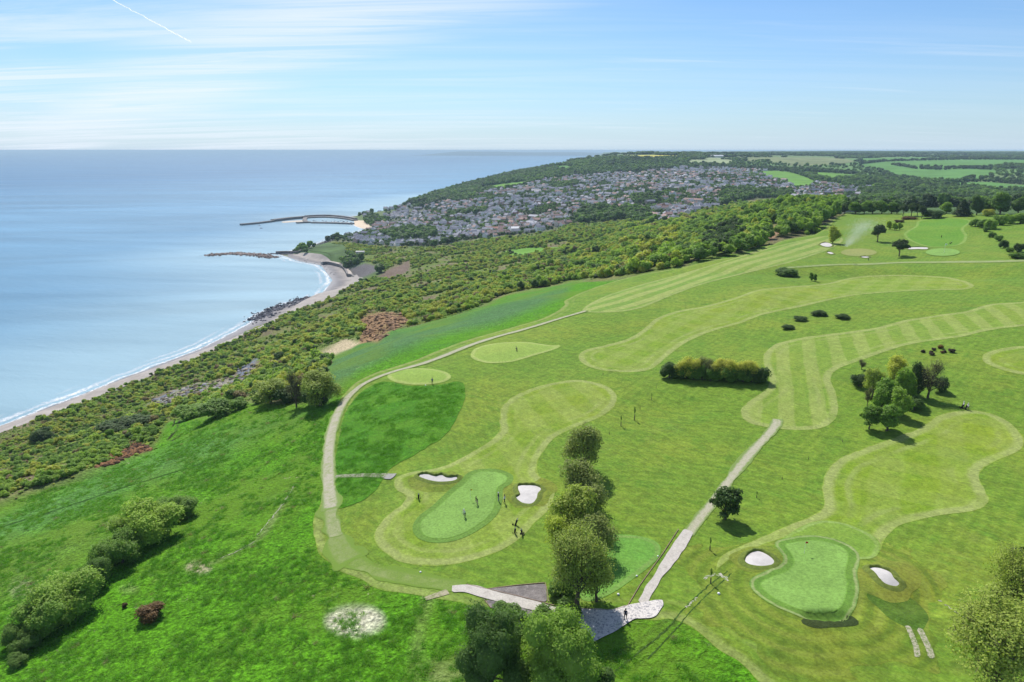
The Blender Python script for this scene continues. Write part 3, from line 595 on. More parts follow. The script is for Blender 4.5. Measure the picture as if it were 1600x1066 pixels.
TEE2 = m_turf('tee grass green', (0.12, 0.275, 0.04), (0.16, 0.26, 0.06), 1.2, rim2=False, var=0.6)
sheet('tee', outline(ell(655, 589, 50, 13)), TEE, 3, label='oval raised tee above the patch of long grass')
sheet('tee', outline([(735, 555), (745, 544), (775, 537), (820, 535), (860, 540), (876, 540), (868, 546), (835, 556), (800, 566), (765, 568), (742, 563)]), TEE, 3, label='oval tee beside the coastal path')
sheet('tee', outline([(934, 838), (970, 836), (1003, 839), (1029, 850), (1031, 868), (1015, 886), (991, 904), (959, 926), (925, 940), (905, 930), (912, 880)]), TEE2, 3, label='deep green tee beside the concrete path')
sheet('tee', outline(ell(1342, 395, 28, 6)), m_turf('tee dry', (0.21, 0.25, 0.07), None, var=0.5), 3, label='dry olive tee mound near the lone pines')
# uncut grass hollow inside the bend of the path
LONG = [(529, 795), (524, 770), (523, 740), (526, 700), (537, 655), (556, 621), (580, 603), (605, 597), (640, 603), (690, 601), (716, 597), (727, 608), (722, 632), (708, 662), (685, 688), (645, 712), (610, 732), (600, 748), (588, 764), (562, 784)]
def m_long():
    t = NT('long grass'); n = t.noise(1.1, 5, 0.65, 1.0); b = t.noise(0.12, 5, 0.6, 0.7); f = t.noise(3.5, 4, 0.7); s = t.noise(0.35, 5, 0.65, 0.8, rot=R(30), stretch=(0.4, 1.5, 1))
    c = t.mix(t.rng(b, 0.35, 0.65), (0.055, 0.185, 0.010), (0.085, 0.215, 0.014)); c = t.mix(t.rng(s, 0.55, 0.72, 0, 0.55), c, (0.03, 0.11, 0.012)); c = t.mix(t.rng(s, 0.42, 0.3, 0, 0.4), c, (0.12, 0.23, 0.02))
    c = t.vscale(c, t.math('MULTIPLY', t.rng(n, 0.25, 0.75, 0.6, 1.35), t.rng(f, 0.2, 0.8, 0.75, 1.25)))
    t.bsdf(c, 0.95, 0.1, t.bump(t.math('ADD', n, t.math('MULTIPLY', f, 0.5)), 0.35, 0.9)); return t.m
ML = m_long()
sheet('long_grass', outline(LONG), ML, 4, rag=.6, label='deep green uncut grass inside the bend of the path')
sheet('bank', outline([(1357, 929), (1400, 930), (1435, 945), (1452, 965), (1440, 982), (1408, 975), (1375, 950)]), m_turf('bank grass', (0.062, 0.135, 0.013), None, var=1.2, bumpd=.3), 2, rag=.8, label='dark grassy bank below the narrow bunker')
sheet('hollow', outline(ell(1293, 972, 40, 5.0)), m_turf('hollow shade grass', (0.032, 0.055, 0.012), None, var=1.0, bumpd=0.4), 3, rag=.9, label='sunken strip of grass with shade painted dark behind the lower green')  # the shading of the hollow is put into this near-black turf colour

# paths
PATH = [(517, 796), (515, 775), (513, 740), (514, 702), (520, 668), (533, 636), (553, 612), (577, 596), (610, 583), (660, 569), (720, 546), (790, 523), (850, 506), (900, 491), (918, 486)]
sheet('path', ribbon(PATH, 3.2, 2.6), m_path('worn turf path', (0.36, 0.335, 0.25), (0.24, 0.27, 0.12), 0.9, 0.42, 0.7, G_ROUGH), 5, rag=.5, label='worn pale coastal path bending along the cliff top')
sheet('path', ribbon([(519, 806), (524, 835), (540, 865), (575, 890), (640, 905), (720, 918)], 3.2, 3.0), m_path('faint track', (0.20, 0.25, 0.075), (0.14, 0.215, 0.035), 0.5, 0.3, 0.6, G_ROUGH), 3, rag=1.0, label='faint worn track curving below the green')
for k_, (a_, b_, w_) in enumerate(((0, 3, 3.6), (1, 5, 4.6))):
    fp = [(515, 775), (517, 795), (520, 818), (525, 842), (534, 862), (548, 876)][a_:b_ + 1]
    sheet('track', ribbon(fp, w_ * .7, w_), m_path('fading worn turf %d' % k_, ((0.27, 0.285, 0.145), (0.19, 0.24, 0.075))[k_], ((0.19, 0.24, 0.08), (0.15, 0.22, 0.04))[k_], 0.7, .35, .65, G_ROUGH), 4.5 - k_, rag=2.0, label=('pale worn turf where the coastal path ends', 'fainter worn turf beyond the end of the coastal path')[k_])
CONC = m_path('concrete path', (0.46, 0.425, 0.375), (0.33, 0.30, 0.26), 0.9, 0.45, 0.8)
TRK = m_path('worn grass track', (0.37, 0.35, 0.25), (0.27, 0.29, 0.15), 0.7, 0.45, 0.75, G_ROUGH)
TRKD = m_path('faded grass track', (0.25, 0.285, 0.12), (0.19, 0.255, 0.07), 0.4, 0.35, 0.7, G_ROUGH)
sheet('track', ribbon([(1075, 836), (1108, 792), (1140, 750), (1174, 708), (1210, 668), (1214, 655)], 2.2, 2.6), TRK, 4, rag=.5, label='worn grass track running up to the striped fairway')
sheet('track', ribbon([(1330, 414), (1400, 411), (1480, 410), (1560, 409), (1700, 407)], 5.0, 6.0), TRKD, 3, label='pale worn track crossing the far course')
sheet('track', ribbon([(1215, 420), (1270, 416), (1340, 413)], 2.5, 4.0), TRKD, 3, label='faded track joining the dry tee mound')
for pts, w in (([(1148, 932), (1165, 946), (1185, 962), (1200, 975)], 0.4), ([(1458, 933), (1480, 952), (1510, 972)], 0.5)):
    pass
sheet('path', ribbon([(1003, 944), (1020, 914), (1040, 884), (1062, 852), (1077, 830)], 1.45, 1.8), CONC, 6, rag=.35, label='straight concrete path climbing from the junction')
sheet('path', ribbon([(706, 922), (735, 922), (775, 933), (815, 943), (866, 956), (905, 968)], 1.7, 2.0), CONC, 6, rag=.35, label='short concrete path between the two gravel plots')
sheet('path', outline([(893, 951), (930, 952), (960, 955), (984, 946), (1000, 943), (1033, 940), (1022, 962), (1000, 967), (990, 968), (966, 986), (928, 1008), (915, 1000), (900, 975)], True, 3), m_path('rough stone paving', (0.58, 0.54, 0.50), (0.26, 0.25, 0.26), 2.8, 0.48, 0.62), 7, rag=.5, label='rough broken stone paving at the path junction')
sheet('track', ribbon([(700, 925), (685, 930), (672, 934), (664, 937)], 1.4, 0.8), m_path('scuffed earth', (0.36, 0.32, 0.22), (0.2, 0.22, 0.09), 1.5), 4, label='scuffed bare earth at the end of the concrete path')
sheet('track', ribbon([(523, 746), (560, 744), (600, 744), (612, 744)], 1.3, 2.0), m_path('cinder track', (0.27, 0.26, 0.20), (0.10, 0.16, 0.03), 1.6, 0.45, 0.62), 6, label='grey cinder track crossing the long grass')
sheet('mat', outline([(598, 750), (606, 742), (622, 741), (611, 750)], False), m_path('grey matting', (0.30, 0.29, 0.26), (0.24, 0.24, 0.22), 2), 7, label='grey ground mat at the end of the cinder track')
GRAV = m_sand('dark gravel', (0.185, 0.165, 0.155), 0.25, 5.0, 0.08)
for pl, lb in (([(759, 922), (806, 917), (852, 913), (854, 928), (855, 942), (815, 935)], 'triangular dark gravel plot above the concrete path'), ([(756, 937), (803, 948), (842, 959), (836, 968), (800, 962), (766, 950)], 'triangular dark gravel plot below the concrete path')):
    sheet('gravel_plot', outline(pl, False), GRAV, 5, label=lb)

# bunkers: white sand lying below a turf lip
SAND = m_sand('bunker sand', (0.50, 0.475, 0.45), 0.09, 0.9, 0.10)
LIP = m_turf('bunker lip turf', (0.12, 0.165, 0.03), None, var=0.5)
LIPS = m_turf('bunker surround', (0.140, 0.190, 0.024), None, var=1.1)
BUNK = [([(653, 745), (660, 742), (669, 742), (680, 745), (690, 743), (699, 747), (714, 746), (714, 750), (705, 753), (685, 754), (668, 751)], 'long wavy bunker of white sand left of the golfers', (678, 752, 50, 16)),
        ([(810, 760), (823, 759), (837, 760), (846, 765), (841, 772), (839, 780), (831, 788), (816, 787), (806, 779), (812, 774), (809, 766)], 'hourglass bunker of white sand right of the golfers', (826, 774, 38, 24)),
        ([(1163, 877), (1169, 867), (1183, 862), (1198, 867), (1210, 877), (1206, 884), (1187, 886), (1170, 883)], 'rounded bunker of white sand left of the lower green', (1190, 876, 40, 21)),
        ([(1358, 889), (1372, 888), (1391, 895), (1398, 905), (1406, 913), (1400, 918), (1384, 914), (1374, 906), (1366, 896)], 'narrow slanting bunker of white sand below the fairway', (1384, 905, 42, 26)),
        ([(1281, 383), (1289, 380), (1299, 382), (1299, 386), (1289, 386.5)], 'small far bunker under a lone tree', None),
        ([(1419, 388.2), (1434, 387.4), (1449, 388.0), (1448, 390.4), (1434, 390.2), (1420, 390.6)], 'thin far bunker beside the small green', None),
        ([(1292, 395.5), (1297, 394.6), (1303, 397.5), (1297, 398)], 'tiny pinkish bunker scrape near the tee mound', None),
        ([(1344, 402.5), (1352, 401.8), (1359, 402.6), (1352, 404)], 'tiny pale bunker below the tee mound', None)]
for pl, lb, sur in BUNK:
    p = outline(pl, True, 5)
    if sur: sheet('bunker_surround', outline(ell(*sur)), LIPS, 2.5, grow=0.0, rag=2.2, label='olive turf bank round the ' + lb.split(' of ')[0].split(' bunker')[0] + ' bunker')
    b = sheet('bunker', p, SAND, 6, label=lb, lift=0.0)
    c = p.mean(0); dist = float(np.hypot(*c)); sc_ = max(1.0, dist / 400)
    area = 0.5 * np.sum(p[:, 0] * np.roll(p[:, 1], -1) - np.roll(p[:, 0], -1) * p[:, 1])
    d = np.roll(p, -1, 0) - np.roll(p, 1, 0); n = np.c_[d[:, 1], -d[:, 0]] / (np.linalg.norm(d, axis=1)[:, None] + 1e-9) * (1 if area > 0 else -1)   # outward
    prof = [(-0.12, -0.02), (-0.02, 0.20), (0.10, 0.30), (0.35, 0.26), (1.2, 0.0)]
    V, F = [], []
    for off, hgt in prof:
        q = p + n * off * sc_; far_edge = np.clip(0.5 + 0.5 * n[:, 1], 0.12, 1)
        z = Hg(q[:, 0], q[:, 1]) + 6 * (0.012 + 0.00012 * np.hypot(q[:, 0], q[:, 1])) + (hgt * far_edge * 1.5 if hgt > 0 else hgt) * sc_ * (0.9 + 0.2 * np.sin(np.arange(len(q)) * 1.7))
        if off > 1: z = Hg(q[:, 0], q[:, 1]) - 0.05
        V += [tuple(a) for a in np.c_[q, z]]
    m_ = len(p)
    for k in range(len(prof) - 1):
        for i in range(m_): F.append((k * m_ + i, k * m_ + (i + 1) % m_, (k + 1) * m_ + (i + 1) % m_, (k + 1) * m_ + i))
    link('lip', mesh_np('lip', V, F, LIP, True, {'edge': ('POINT', 'FLOAT', np.full(len(V), 3.0))}), parent=b)

# edging boards of the gravel plots and the path
EDGE = m_plain('timber edging', (0.24, 0.17, 0.12), 0.85, 0.2, 0.25)
def wall_along(pts, w, h, z0=None, zfun=None, closed=False):
    g = np.asarray(pts, float); d = np.gradient(g, axis=0); d /= np.linalg.norm(d, axis=1)[:, None] + 1e-9; n = np.c_[-d[:, 1], d[:, 0]] * w / 2
    V, F = [], []
    for p_, q_ in zip(g, n):
        zb = float(Hg(*p_)) - 0.3 if z0 is None else z0; zt = (float(Hg(*p_)) if zfun is None else zfun) + h
        V += [(p_[0] - q_[0], p_[1] - q_[1], zb), (p_[0] + q_[0], p_[1] + q_[1], zb), (p_[0] + q_[0], p_[1] + q_[1], zt), (p_[0] - q_[0], p_[1] - q_[1], zt)]
    for i in range(len(g) - 1):
        a, b = i * 4, i * 4 + 4
        for k in range(4): F.append((a + k, a + (k + 1) % 4, b + (k + 1) % 4, b + k))
    F += [(3, 2, 1, 0), tuple(len(V) - 4 + k for k in range(4))]
    return V, F
for pts, lb in (([(763, 921), (806, 915.5), (851, 911.5)], 'low timber edging board along the top of the upper gravel plot'), ([(852, 912), (855, 925), (857, 941)], 'low timber edging board closing the upper gravel plot'),
                ([(729, 914), (760, 921), (812, 933), (866, 947)], 'timber edging board above the short concrete path'), ([(868, 948), (905, 952), (959, 955), (981, 947), (1000, 915), (1036, 865), (1060, 828)], 'thin timber edging beside the deep green tee'),
                ([(756, 937), (767, 951)], 'short timber edging board at the end of the lower gravel plot')):
    g = ground([q[0] for q in pts], [q[1] for q in pts])[:, :2]
    V, F = wall_along(g, 0.10, 0.16)
    link('edging_board', mesh_np('edging_board', V, F, EDGE), label=lb, category='edging board')

# ------------------------------------------------------------------ far fields, beaches
def m_field(name, c, var=0.15, rot=0.0, k=0.0):
    t = NT(name); n = t.noise(0.012, 5, 0.6); s = t.noise(0.03, 3, 0.5, 0.0, rot=rot, stretch=(0.1, 2, 1))
    c = t.vscale(c, t.math('MULTIPLY', t.rng(n, 0.3, 0.7, 1 - var, 1 + var), t.rng(s, 0.35, 0.65, 1 - k, 1 + k))); t.bsdf(c, 0.95, 0.1); return t.m
MF = {'g': m_field('pasture', (0.095, 0.215, 0.045), 0.15, 0.6, 0.08), 'b': m_field('bright pasture', (0.12, 0.25, 0.035)), 'y': m_field('rape field', (0.48, 0.43, 0.08)), 'p': m_field('pale crop', (0.26, 0.31, 0.16), 0.1, 0.4, 0.1), 'h': m_field('headland grass', (0.075, 0.125, 0.040), .4), 'o': m_field('dry pasture', (0.17, 0.20, 0.085), 0.25)}
FIELDS = [('y', [(968, 246), (985, 243.2), (1062, 243.2), (1062, 246.5), (1012, 248)], 'strip of yellow rape on the far hilltop'), ('p', [(1070, 257), (1080, 250), (1140, 249.5), (1138, 258)], 'pale ploughed field above the town'),
          ('b', [(1189, 268), (1217, 268), (1240, 271), (1264, 279), (1276, 286), (1266, 291), (1245, 293), (1230, 287), (1224, 281), (1200, 279)], 'rounded green pasture behind the town'), ('b', [(1256, 269), (1287, 270), (1344, 275), (1334, 279), (1298, 282), (1276, 277)], 'long green pasture behind the town'),
          ('o', [(1159, 247), (1240, 246), (1303, 247), (1334, 253), (1280, 259), (1233, 259), (1209, 254), (1165, 252)], 'dry olive pasture on the plateau'), ('g', [(1340, 258), (1375, 253), (1490, 249.5), (1600, 250), (1700, 251), (1700, 258), (1610, 258), (1552, 261), (1556, 270), (1530, 280), (1490, 285), (1444, 283), (1397, 277), (1372, 266)], 'wide green hillside pasture across the valley'),
          ('g', [(1459, 287), (1540, 285), (1600, 290), (1700, 292), (1700, 300), (1600, 298), (1500, 294)], 'green pasture in the valley beyond the ridge'), ('b', [(745, 296), (770, 290), (821, 284), (826, 288), (784, 296)], 'small green field above the harbour'),
          ('b', [(790, 393), (827, 388), (891, 387), (858, 392), (823, 401), (798, 401)], 'small green meadow among the scrub'), ('h', [(482, 391), (507, 380), (537, 384), (544, 396), (533, 411), (518, 409), (512, 396)], 'grassy headland above the sea wall'),
          ('g', [(860, 262), (880, 259), (905, 262), (880, 266)], 'small field on the coastal hill'), ('p', [(1100, 247), (1160, 246), (1158, 248.6), (1102, 249)], 'narrow pale field below the skyline wood'), ('g', [(1345, 248), (1420, 246), (1480, 247), (1440, 250), (1360, 252)], 'narrow green field on the far plateau'),
          ('g', [(1180, 262), (1235, 262), (1330, 265), (1330, 268), (1235, 265.5)], 'thin green field edged by hedges')]
FPOLY = []
for k_, pl, lb in FIELDS:
    FPOLY.append(pl); sheet('field', outline(pl, True, 4), MF[k_], 1, label=lb, lift=0.3)
BE = [(-260, 782), (-150, 736), (-60, 700), (0, 676), (60, 655), (110, 636), (200, 600), (300, 562), (360, 534), (408, 511), (432, 500), (462, 485), (500, 472), (523, 462), (546, 447), (566, 436), (556, 430), (543, 434), (540, 424), (528, 414), (512, 405), (500, 398), (470, 396), (450, 397)]
BSH = [(452, 402), (468, 408), (503, 415), (521, 438), (510, 454), (492, 467), (455, 474), (430, 483), (408, 494), (390, 507), (350, 528), (300, 551), (200, 589), (100, 628), (60, 643), (0, 668), (-100, 706), (-200, 742), (-260, 766)]
bx = ground([p[0] for p in BE], [p[1] for p in BE])[:, :2]; sx, sy = at_z([p[0] for p in BSH], [p[1] for p in BSH], 0)
def m_beach():
    t = NT('beach sand'); n = t.noise(0.05, 6, 0.65, 0.8); f = t.noise(0.8, 5, 0.7); z = t.n('ShaderNodeSeparateXYZ'); t.put(z.inputs[0], t.pos())
    zz_ = t.math('ADD', z.outputs[2], t.math('MULTIPLY', t.math('SUBTRACT', n, 0.5), 1.0))
    c = t.mix(t.rng(zz_, 0.6, 1.9), (0.165, 0.155, 0.160), (0.33, 0.295, 0.265)); c = t.vscale(c, t.math('MULTIPLY', t.rng(n, 0.3, 0.7, 0.8, 1.15), t.rng(f, 0.3, 0.7, 0.88, 1.1)))
    t.bsdf(c, t.rng(zz_, 0.1, 1.2, 0.5, 0.95), 0.3, t.bump(f, 0.2)); return t.m
MB = m_beach()
sheet('beach', np.r_[bx, np.c_[sx, sy]], MB, 1, grow=1.5, label='narrow pale beach under the landslip slope')
sheet('beach', outline([(555, 353.5), (554, 344.6), (575, 343), (598, 345), (613, 349), (604, 354), (580, 356.5), (568, 357.5)], False), m_sand('harbour sand', (0.62, 0.50, 0.37), 0.06, 0.05), 1, grow=2, label='golden town beach beside the harbour')

# surf: foam lines lying on the shallow water
def m_foam():
    t = NT('surf foam'); cr = t.attr('cross'); n = t.noise(0.06, 6, 0.68, 0.8); n2 = t.noise(0.35, 5, 0.7); n3 = t.noise(0.012, 3, 0.5)
    x = t.math('ADD', cr, t.math('MULTIPLY', t.math('SUBTRACT', n, 0.5), 14.0)); x = t.math('ADD', x, t.math('MULTIPLY', t.math('SUBTRACT', n3, 0.5), 16.0))
    def line(c0, w0, k): return t.math('MULTIPLY', t.rng(t.math('ABSOLUTE', t.math('SUBTRACT', x, c0)), w0, w0 * 0.25), k)
    a = t.math('MAXIMUM', line(1.5, 2.6, 0.85), t.math('MAXIMUM', t.math('MULTIPLY', line(10, 4.2, 0.95), t.rng(n3, 0.35, 0.6, 0.25, 1.0)), t.math('MULTIPLY', line(21, 3.0, 0.5), t.rng(n3, 0.45, 0.62))))
    a = t.math('MULTIPLY', a, t.rng(n2, 0.32, 0.62, 0.1, 1.0))
    d = t.n('ShaderNodeBsdfDiffuse'); d.inputs[0].default_value = (0.82, 0.84, 0.86, 1); tr = t.n('ShaderNodeBsdfTransparent'); mx = t.n('ShaderNodeMixShader')
    t.put(mx.inputs[0], a); t.t.links.new(tr.outputs[0], mx.inputs[1]); t.t.links.new(d.outputs[0], mx.inputs[2]); t.t.links.new(mx.outputs[0], t.out.inputs[0]); return t.m
sp = LAND[(LAND[:, 1] < 2600) & (LAND[:, 1] > 250) & (LAND[:, 0] < 0)]
seg = np.r_[0, np.cumsum(np.linalg.norm(np.diff(sp, axis=0), axis=1))]; ss = np.arange(0, seg[-1], 6.0); sp = np.c_[np.interp(ss, seg, sp[:, 0]), np.interp(ss, seg, sp[:, 1])]
ker = np.ones(5) / 5; sp2 = np.c_[np.convolve(sp[:, 0], ker, 'valid'), np.convolve(sp[:, 1], ker, 'valid')]
d = np.gradient(sp2, axis=0); d /= np.linalg.norm(d, axis=1)[:, None]; nn = np.c_[-d[:, 1], d[:, 0]]
cr = np.linspace(-2, 34, 13); V = []; ca = []
for q, n_ in zip(sp2, nn):
    for c_ in cr: V.append((q[0] + n_[0] * c_, q[1] + n_[1] * c_, 0.12)); ca.append(c_)
k = len(cr); F = np.array([(i * k + j, i * k + j + 1, (i + 1) * k + j + 1, (i + 1) * k + j) for i in range(len(sp2) - 1) for j in range(k - 1)])
link('surf', mesh_np('surf', np.array(V), F, m_foam(), False, {'cross': ('POINT', 'FLOAT', ca)}), kind='stuff', label='white foam of small waves breaking along the beach')

# ------------------------------------------------------------------ plants: crowns of leaf clumps over limbs
def fib(n):
    i = np.arange(n) + 0.5; ph = np.arccos(1 - 2 * i / n); th = math.pi * (1 + 5 ** 0.5) * i
    return np.c_[np.cos(th) * np.sin(ph), np.sin(th) * np.sin(ph), np.cos(ph)]
def leaves(lobes, n, leaf, seed, depth=0.35, up=0.35, bottom=-0.5):
    """n small leaf quads spread through the outer layer of each lobe (cx, cy, cz, rx, rz)"""
    g = np.random.default_rng(seed); L = np.array(lobes, float); w = L[:, 3] ** 1.3 * L[:, 4] ** 0.7; li = g.choice(len(L), n, p=w / w.sum())
    d = g.normal(size=(n, 3)); d /= np.linalg.norm(d, axis=1)[:, None]; d[:, 2] = np.where(d[:, 2] < bottom, -d[:, 2], d[:, 2])
    rr = 1 - depth * g.random(n) ** 1.6
    lump = 1 + 0.16 * np.sin(d[:, 0] * 7 + li * 3.1) * np.sin(d[:, 1] * 6 + li) + 0.10 * np.sin(d[:, 2] * 9 + d[:, 0] * 5 + li * 2)
    rr = rr * lump
    C = L[li, :3] + d * rr[:, None] * np.c_[L[li, 3], L[li, 3], L[li, 4]]
    nrm = d * 0.8 + np.array([0, 0.1, up + .25]) + g.normal(size=(n, 3)) * 0.55; nrm /= np.linalg.norm(nrm, axis=1)[:, None]
    t = np.cross(nrm, g.normal(size=(n, 3))); t /= np.linalg.norm(t, axis=1)[:, None]; b = np.cross(nrm, t)
    s = (leaf * (0.55 + 0.9 * g.random(n)))[:, None] * 0.5
    V = np.stack([C - t * s - b * s * .55, C + t * s * .9 - b * s * .6, C + t * s + b * s * .6, C - t * s * .8 + b * s * .7], 1).reshape(-1, 3)
    F = np.arange(4 * n).reshape(n, 4)
    clump = 0.5 + 0.5 * np.sin(C[:, 0] * 13 + li) * np.sin(C[:, 1] * 12 + 1.3 * li) * np.sin(C[:, 2] * 11)
    lf = np.clip(0.55 * g.random(n) + 0.45 * clump, 0, 1)
    return V, F, np.repeat(lf, 4)
_ico = bmesh.new(); bmesh.ops.create_icosphere(_ico, subdivisions=2, radius=1.0); ICV = np.array([v.co[:] for v in _ico.verts]); ICF = np.array([[v.index for v in f.verts] for f in _ico.faces]); _ico.free()
def tube_np(p0, p1, r0, r1, k=5, wob=0.0, g=None, seg=1):
    p0 = np.array(p0, float); p1 = np.array(p1, float); pts = [p0 + (p1 - p0) * t for t in np.linspace(0, 1, seg + 1)]
    if wob and g is not None:
        for i in range(1, seg): pts[i] = pts[i] + g.normal(size=3) * wob
    V, F = [], []
    ax = p1 - p0; ax /= np.linalg.norm(ax) + 1e-9; a = np.cross(ax, [0.3, 0.5, 0.8]); a /= np.linalg.norm(a); b = np.cross(ax, a)
    for i, p in enumerate(pts):
        r = r0 + (r1 - r0) * i / seg
        for j in range(k):
            q = 2 * math.pi * j / k; V.append(p + a * math.cos(q) * r + b * math.sin(q) * r)
    for i in range(seg):
        for j in range(k): F.append((i * k + j, i * k + (j + 1) % k, (i + 1) * k + (j + 1) % k, (i + 1) * k + j))
    return V, F, pts
def limbs(lobes, seed, trunk_r=0.03, trunk_h=0.25, twig=0, rs=0.5):
    """tapered trunk with limbs that reach into the lobes, and twigs"""
    g = np.random.default_rng(seed); V, F = [], []
    def add(v, f):
        o = len(V); V.extend(v); F.extend([tuple(i + o for i in q) for q in f])
    v, f, pts = tube_np((0, 0, -0.03), (g.normal() * .015, g.normal() * .015, trunk_h), trunk_r * 1.25, trunk_r * .8, 7, 0.008, g, 3); add(v, f)
    top = pts[-1]
    for L in lobes:
        c = np.array(L[:3]); st = top if g.random() < .6 else pts[-2]
        v, f, pp = tube_np(st, c, trunk_r * rs, trunk_r * .18, 5, 0.02, g, 4); add(v, f)
        for _ in range(twig):
            d = g.normal(size=3); d /= np.linalg.norm(d); d[2] = abs(d[2]) * .8 + .1
            e = c + d * np.array([L[3], L[3], L[4]]) * (0.75 + .3 * g.random()); s0 = pp[int(g.integers(2, 5))]
            v, f, p3 = tube_np(s0, e, trunk_r * .17, trunk_r * .05, 3, 0.015, g, 2); add(v, f)
            for _ in range(2):
                v, f, _p = tube_np(p3[1], p3[1] + g.normal(size=3) * L[3] * .45 + np.array([0, 0, L[4] * .3]), trunk_r * .09, trunk_r * .03, 3); add(v, f)
    return np.array(V), F
def crown_mesh(name, lobes, n, leaf, seed, core=0.72, mat=LEAF, **k):
    V, F, lf = leaves(lobes, n, leaf, seed, **k); Fs = [tuple(f) for f in F]
    if core:
        Vs = [V]; l2 = [lf]; o = len(V); g = np.random.default_rng(seed + 5)
        for L in lobes:
            c = ICV * (1 + 0.12 * np.sin(ICV[:, :1] * 6 + L[0] * 9) * np.sin(ICV[:, 1:2] * 5)) * np.array([L[3], L[3], L[4]]) * core + np.array(L[:3])
            Vs.append(c); l2.append(np.full(len(c), .5)); Fs += [tuple(int(i) + o for i in f) for f in ICF]; o += len(c)
        V = np.concatenate(Vs); lf = np.concatenate(l2)
    return mesh_np(name, V, Fs, mat, False, {'leaf': ('POINT', 'FLOAT', lf)})
def rand_lobes(seed, n, spread=0.28, r=(0.16, 0.26), z=(0.35, 0.85), squash=0.9, central=True):
    g = np.random.default_rng(seed); out = [(0, 0, (z[0] + z[1]) / 2, 0.32, (z[1] - z[0]) * .62)] if central else []
    for i in range(n):
        a = 2 * math.pi * i / n + g.normal() * .4; q = spread * (0.55 + .5 * g.random()); zz_ = z[0] + (z[1] - z[0]) * g.random(); rr = r[0] + (r[1] - r[0]) * g.random()
        q *= 1 - 0.45 * max(0, (zz_ - .6)) / .4
        out.append((q * math.cos(a), q * math.sin(a), zz_, rr, rr * squash))
    return out
# prototype meshes (unit width, unit height)
BUSH, TREE = [], []
for s in range(4):
    lb = rand_lobes(20 + s, 5, 0.26, (0.18, 0.27), (0.28, 0.62), 1.25); BUSH.append(crown_mesh('bush', lb, 620, 0.085, s, 0.8, depth=.3, bottom=-.2))
for s in range(4):
    lb = rand_lobes(40 + s, 8, 0.27, (0.15, 0.23), (0.36, 0.84), .95); TREE.append(crown_mesh('tree', lb, 900, 0.065, 60 + s, 0.82, depth=.3))
LUMP = []   # far trees, a few pixels each
for s in range(3):
    lb = rand_lobes(80 + s, 4, 0.24, (0.18, 0.27), (0.35, 0.75), 1.1); LUMP.append(crown_mesh('far_tree', lb, 150, 0.15, 90 + s, 0.85, depth=.2))

def scatter(name, pts, scl, rot, tint, protos, **k):
    """one object of ground cover: a plant on each point (geometry nodes)"""
    me = mesh_np(name, pts, np.zeros((0, 3), np.int32), None, False, {'scl': ('POINT', 'FLOAT_VECTOR', scl), 'yaw': ('POINT', 'FLOAT', rot), 'tint': ('POINT', 'FLOAT', tint), 'idx': ('POINT', 'INT', np.arange(len(pts)) % len(protos))})
    o = link(name, me, kind='stuff', **k)
    pc = bpy.data.collections.new(name + '_kinds')
    for i, m in enumerate(protos): pc.objects.link(bpy.data.objects.new('%s_kind' % name, m))
    ng = bpy.data.node_groups.new(name, 'GeometryNodeTree'); ng.interface.new_socket('Geometry', in_out='INPUT', socket_type='NodeSocketGeometry'); ng.interface.new_socket('Geometry', in_out='OUTPUT', socket_type='NodeSocketGeometry')
    N = ng.nodes; gi = N.new('NodeGroupInput'); go = N.new('NodeGroupOutput'); ip = N.new('GeometryNodeInstanceOnPoints'); ci = N.new('GeometryNodeCollectionInfo')
    ci.inputs['Collection'].default_value = pc; ci.inputs['Separate Children'].default_value = True; ci.inputs['Reset Children'].default_value = True; ip.inputs['Pick Instance'].default_value = True
    def na_(nm, ty):
        q = N.new('GeometryNodeInputNamedAttribute'); q.data_type = ty; q.inputs['Name'].default_value = nm; return q.outputs['Attribute']
    cb = N.new('ShaderNodeCombineXYZ'); L = ng.links
    L.new(na_('yaw', 'FLOAT'), cb.inputs[2]); L.new(gi.outputs[0], ip.inputs['Points']); L.new(ci.outputs[0], ip.inputs['Instance']); L.new(na_('idx', 'INT'), ip.inputs['Instance Index'])
    L.new(cb.outputs[0], ip.inputs['Rotation']); L.new(na_('scl', 'FLOAT_VECTOR'), ip.inputs['Scale']); L.new(ip.outputs[0], go.inputs[0])
    o.modifiers.new('plants', 'NODES').node_group = ng
    return o
def cand(dens, d0, d1, seed, pxlo=-60, pxhi=1660):
    """random places at an even density (per square metre) in the wedge of country in view"""
    g = np.random.default_rng(seed); a0, a1 = math.atan((pxlo - 800) / 1030.0), math.atan((pxhi - 800) / 1060.0)
    n = int(dens * (a1 - a0) / 2 * (d1 ** 2 - d0 ** 2)); a = g.uniform(a0, a1, n); r = np.sqrt(g.uniform(d0 ** 2, d1 ** 2, n))
    x, y = r * np.sin(a), r * np.cos(a); z = Hg(x, y); px, py, d = project(x, y, z); return x, y, z, px, py, d
def inpx(px, py, poly, soft=0.0): return sdf_poly(px, py, poly) > soft
Z_WOOD = [(1100, 408), (1160, 396), (1225, 373), (1272, 364), (1300, 345), (1318, 334), (1318, 316), (1250, 318), (1180, 322), (1120, 338), (1085, 352), (1060, 372), (1045, 400), (1060, 412)]
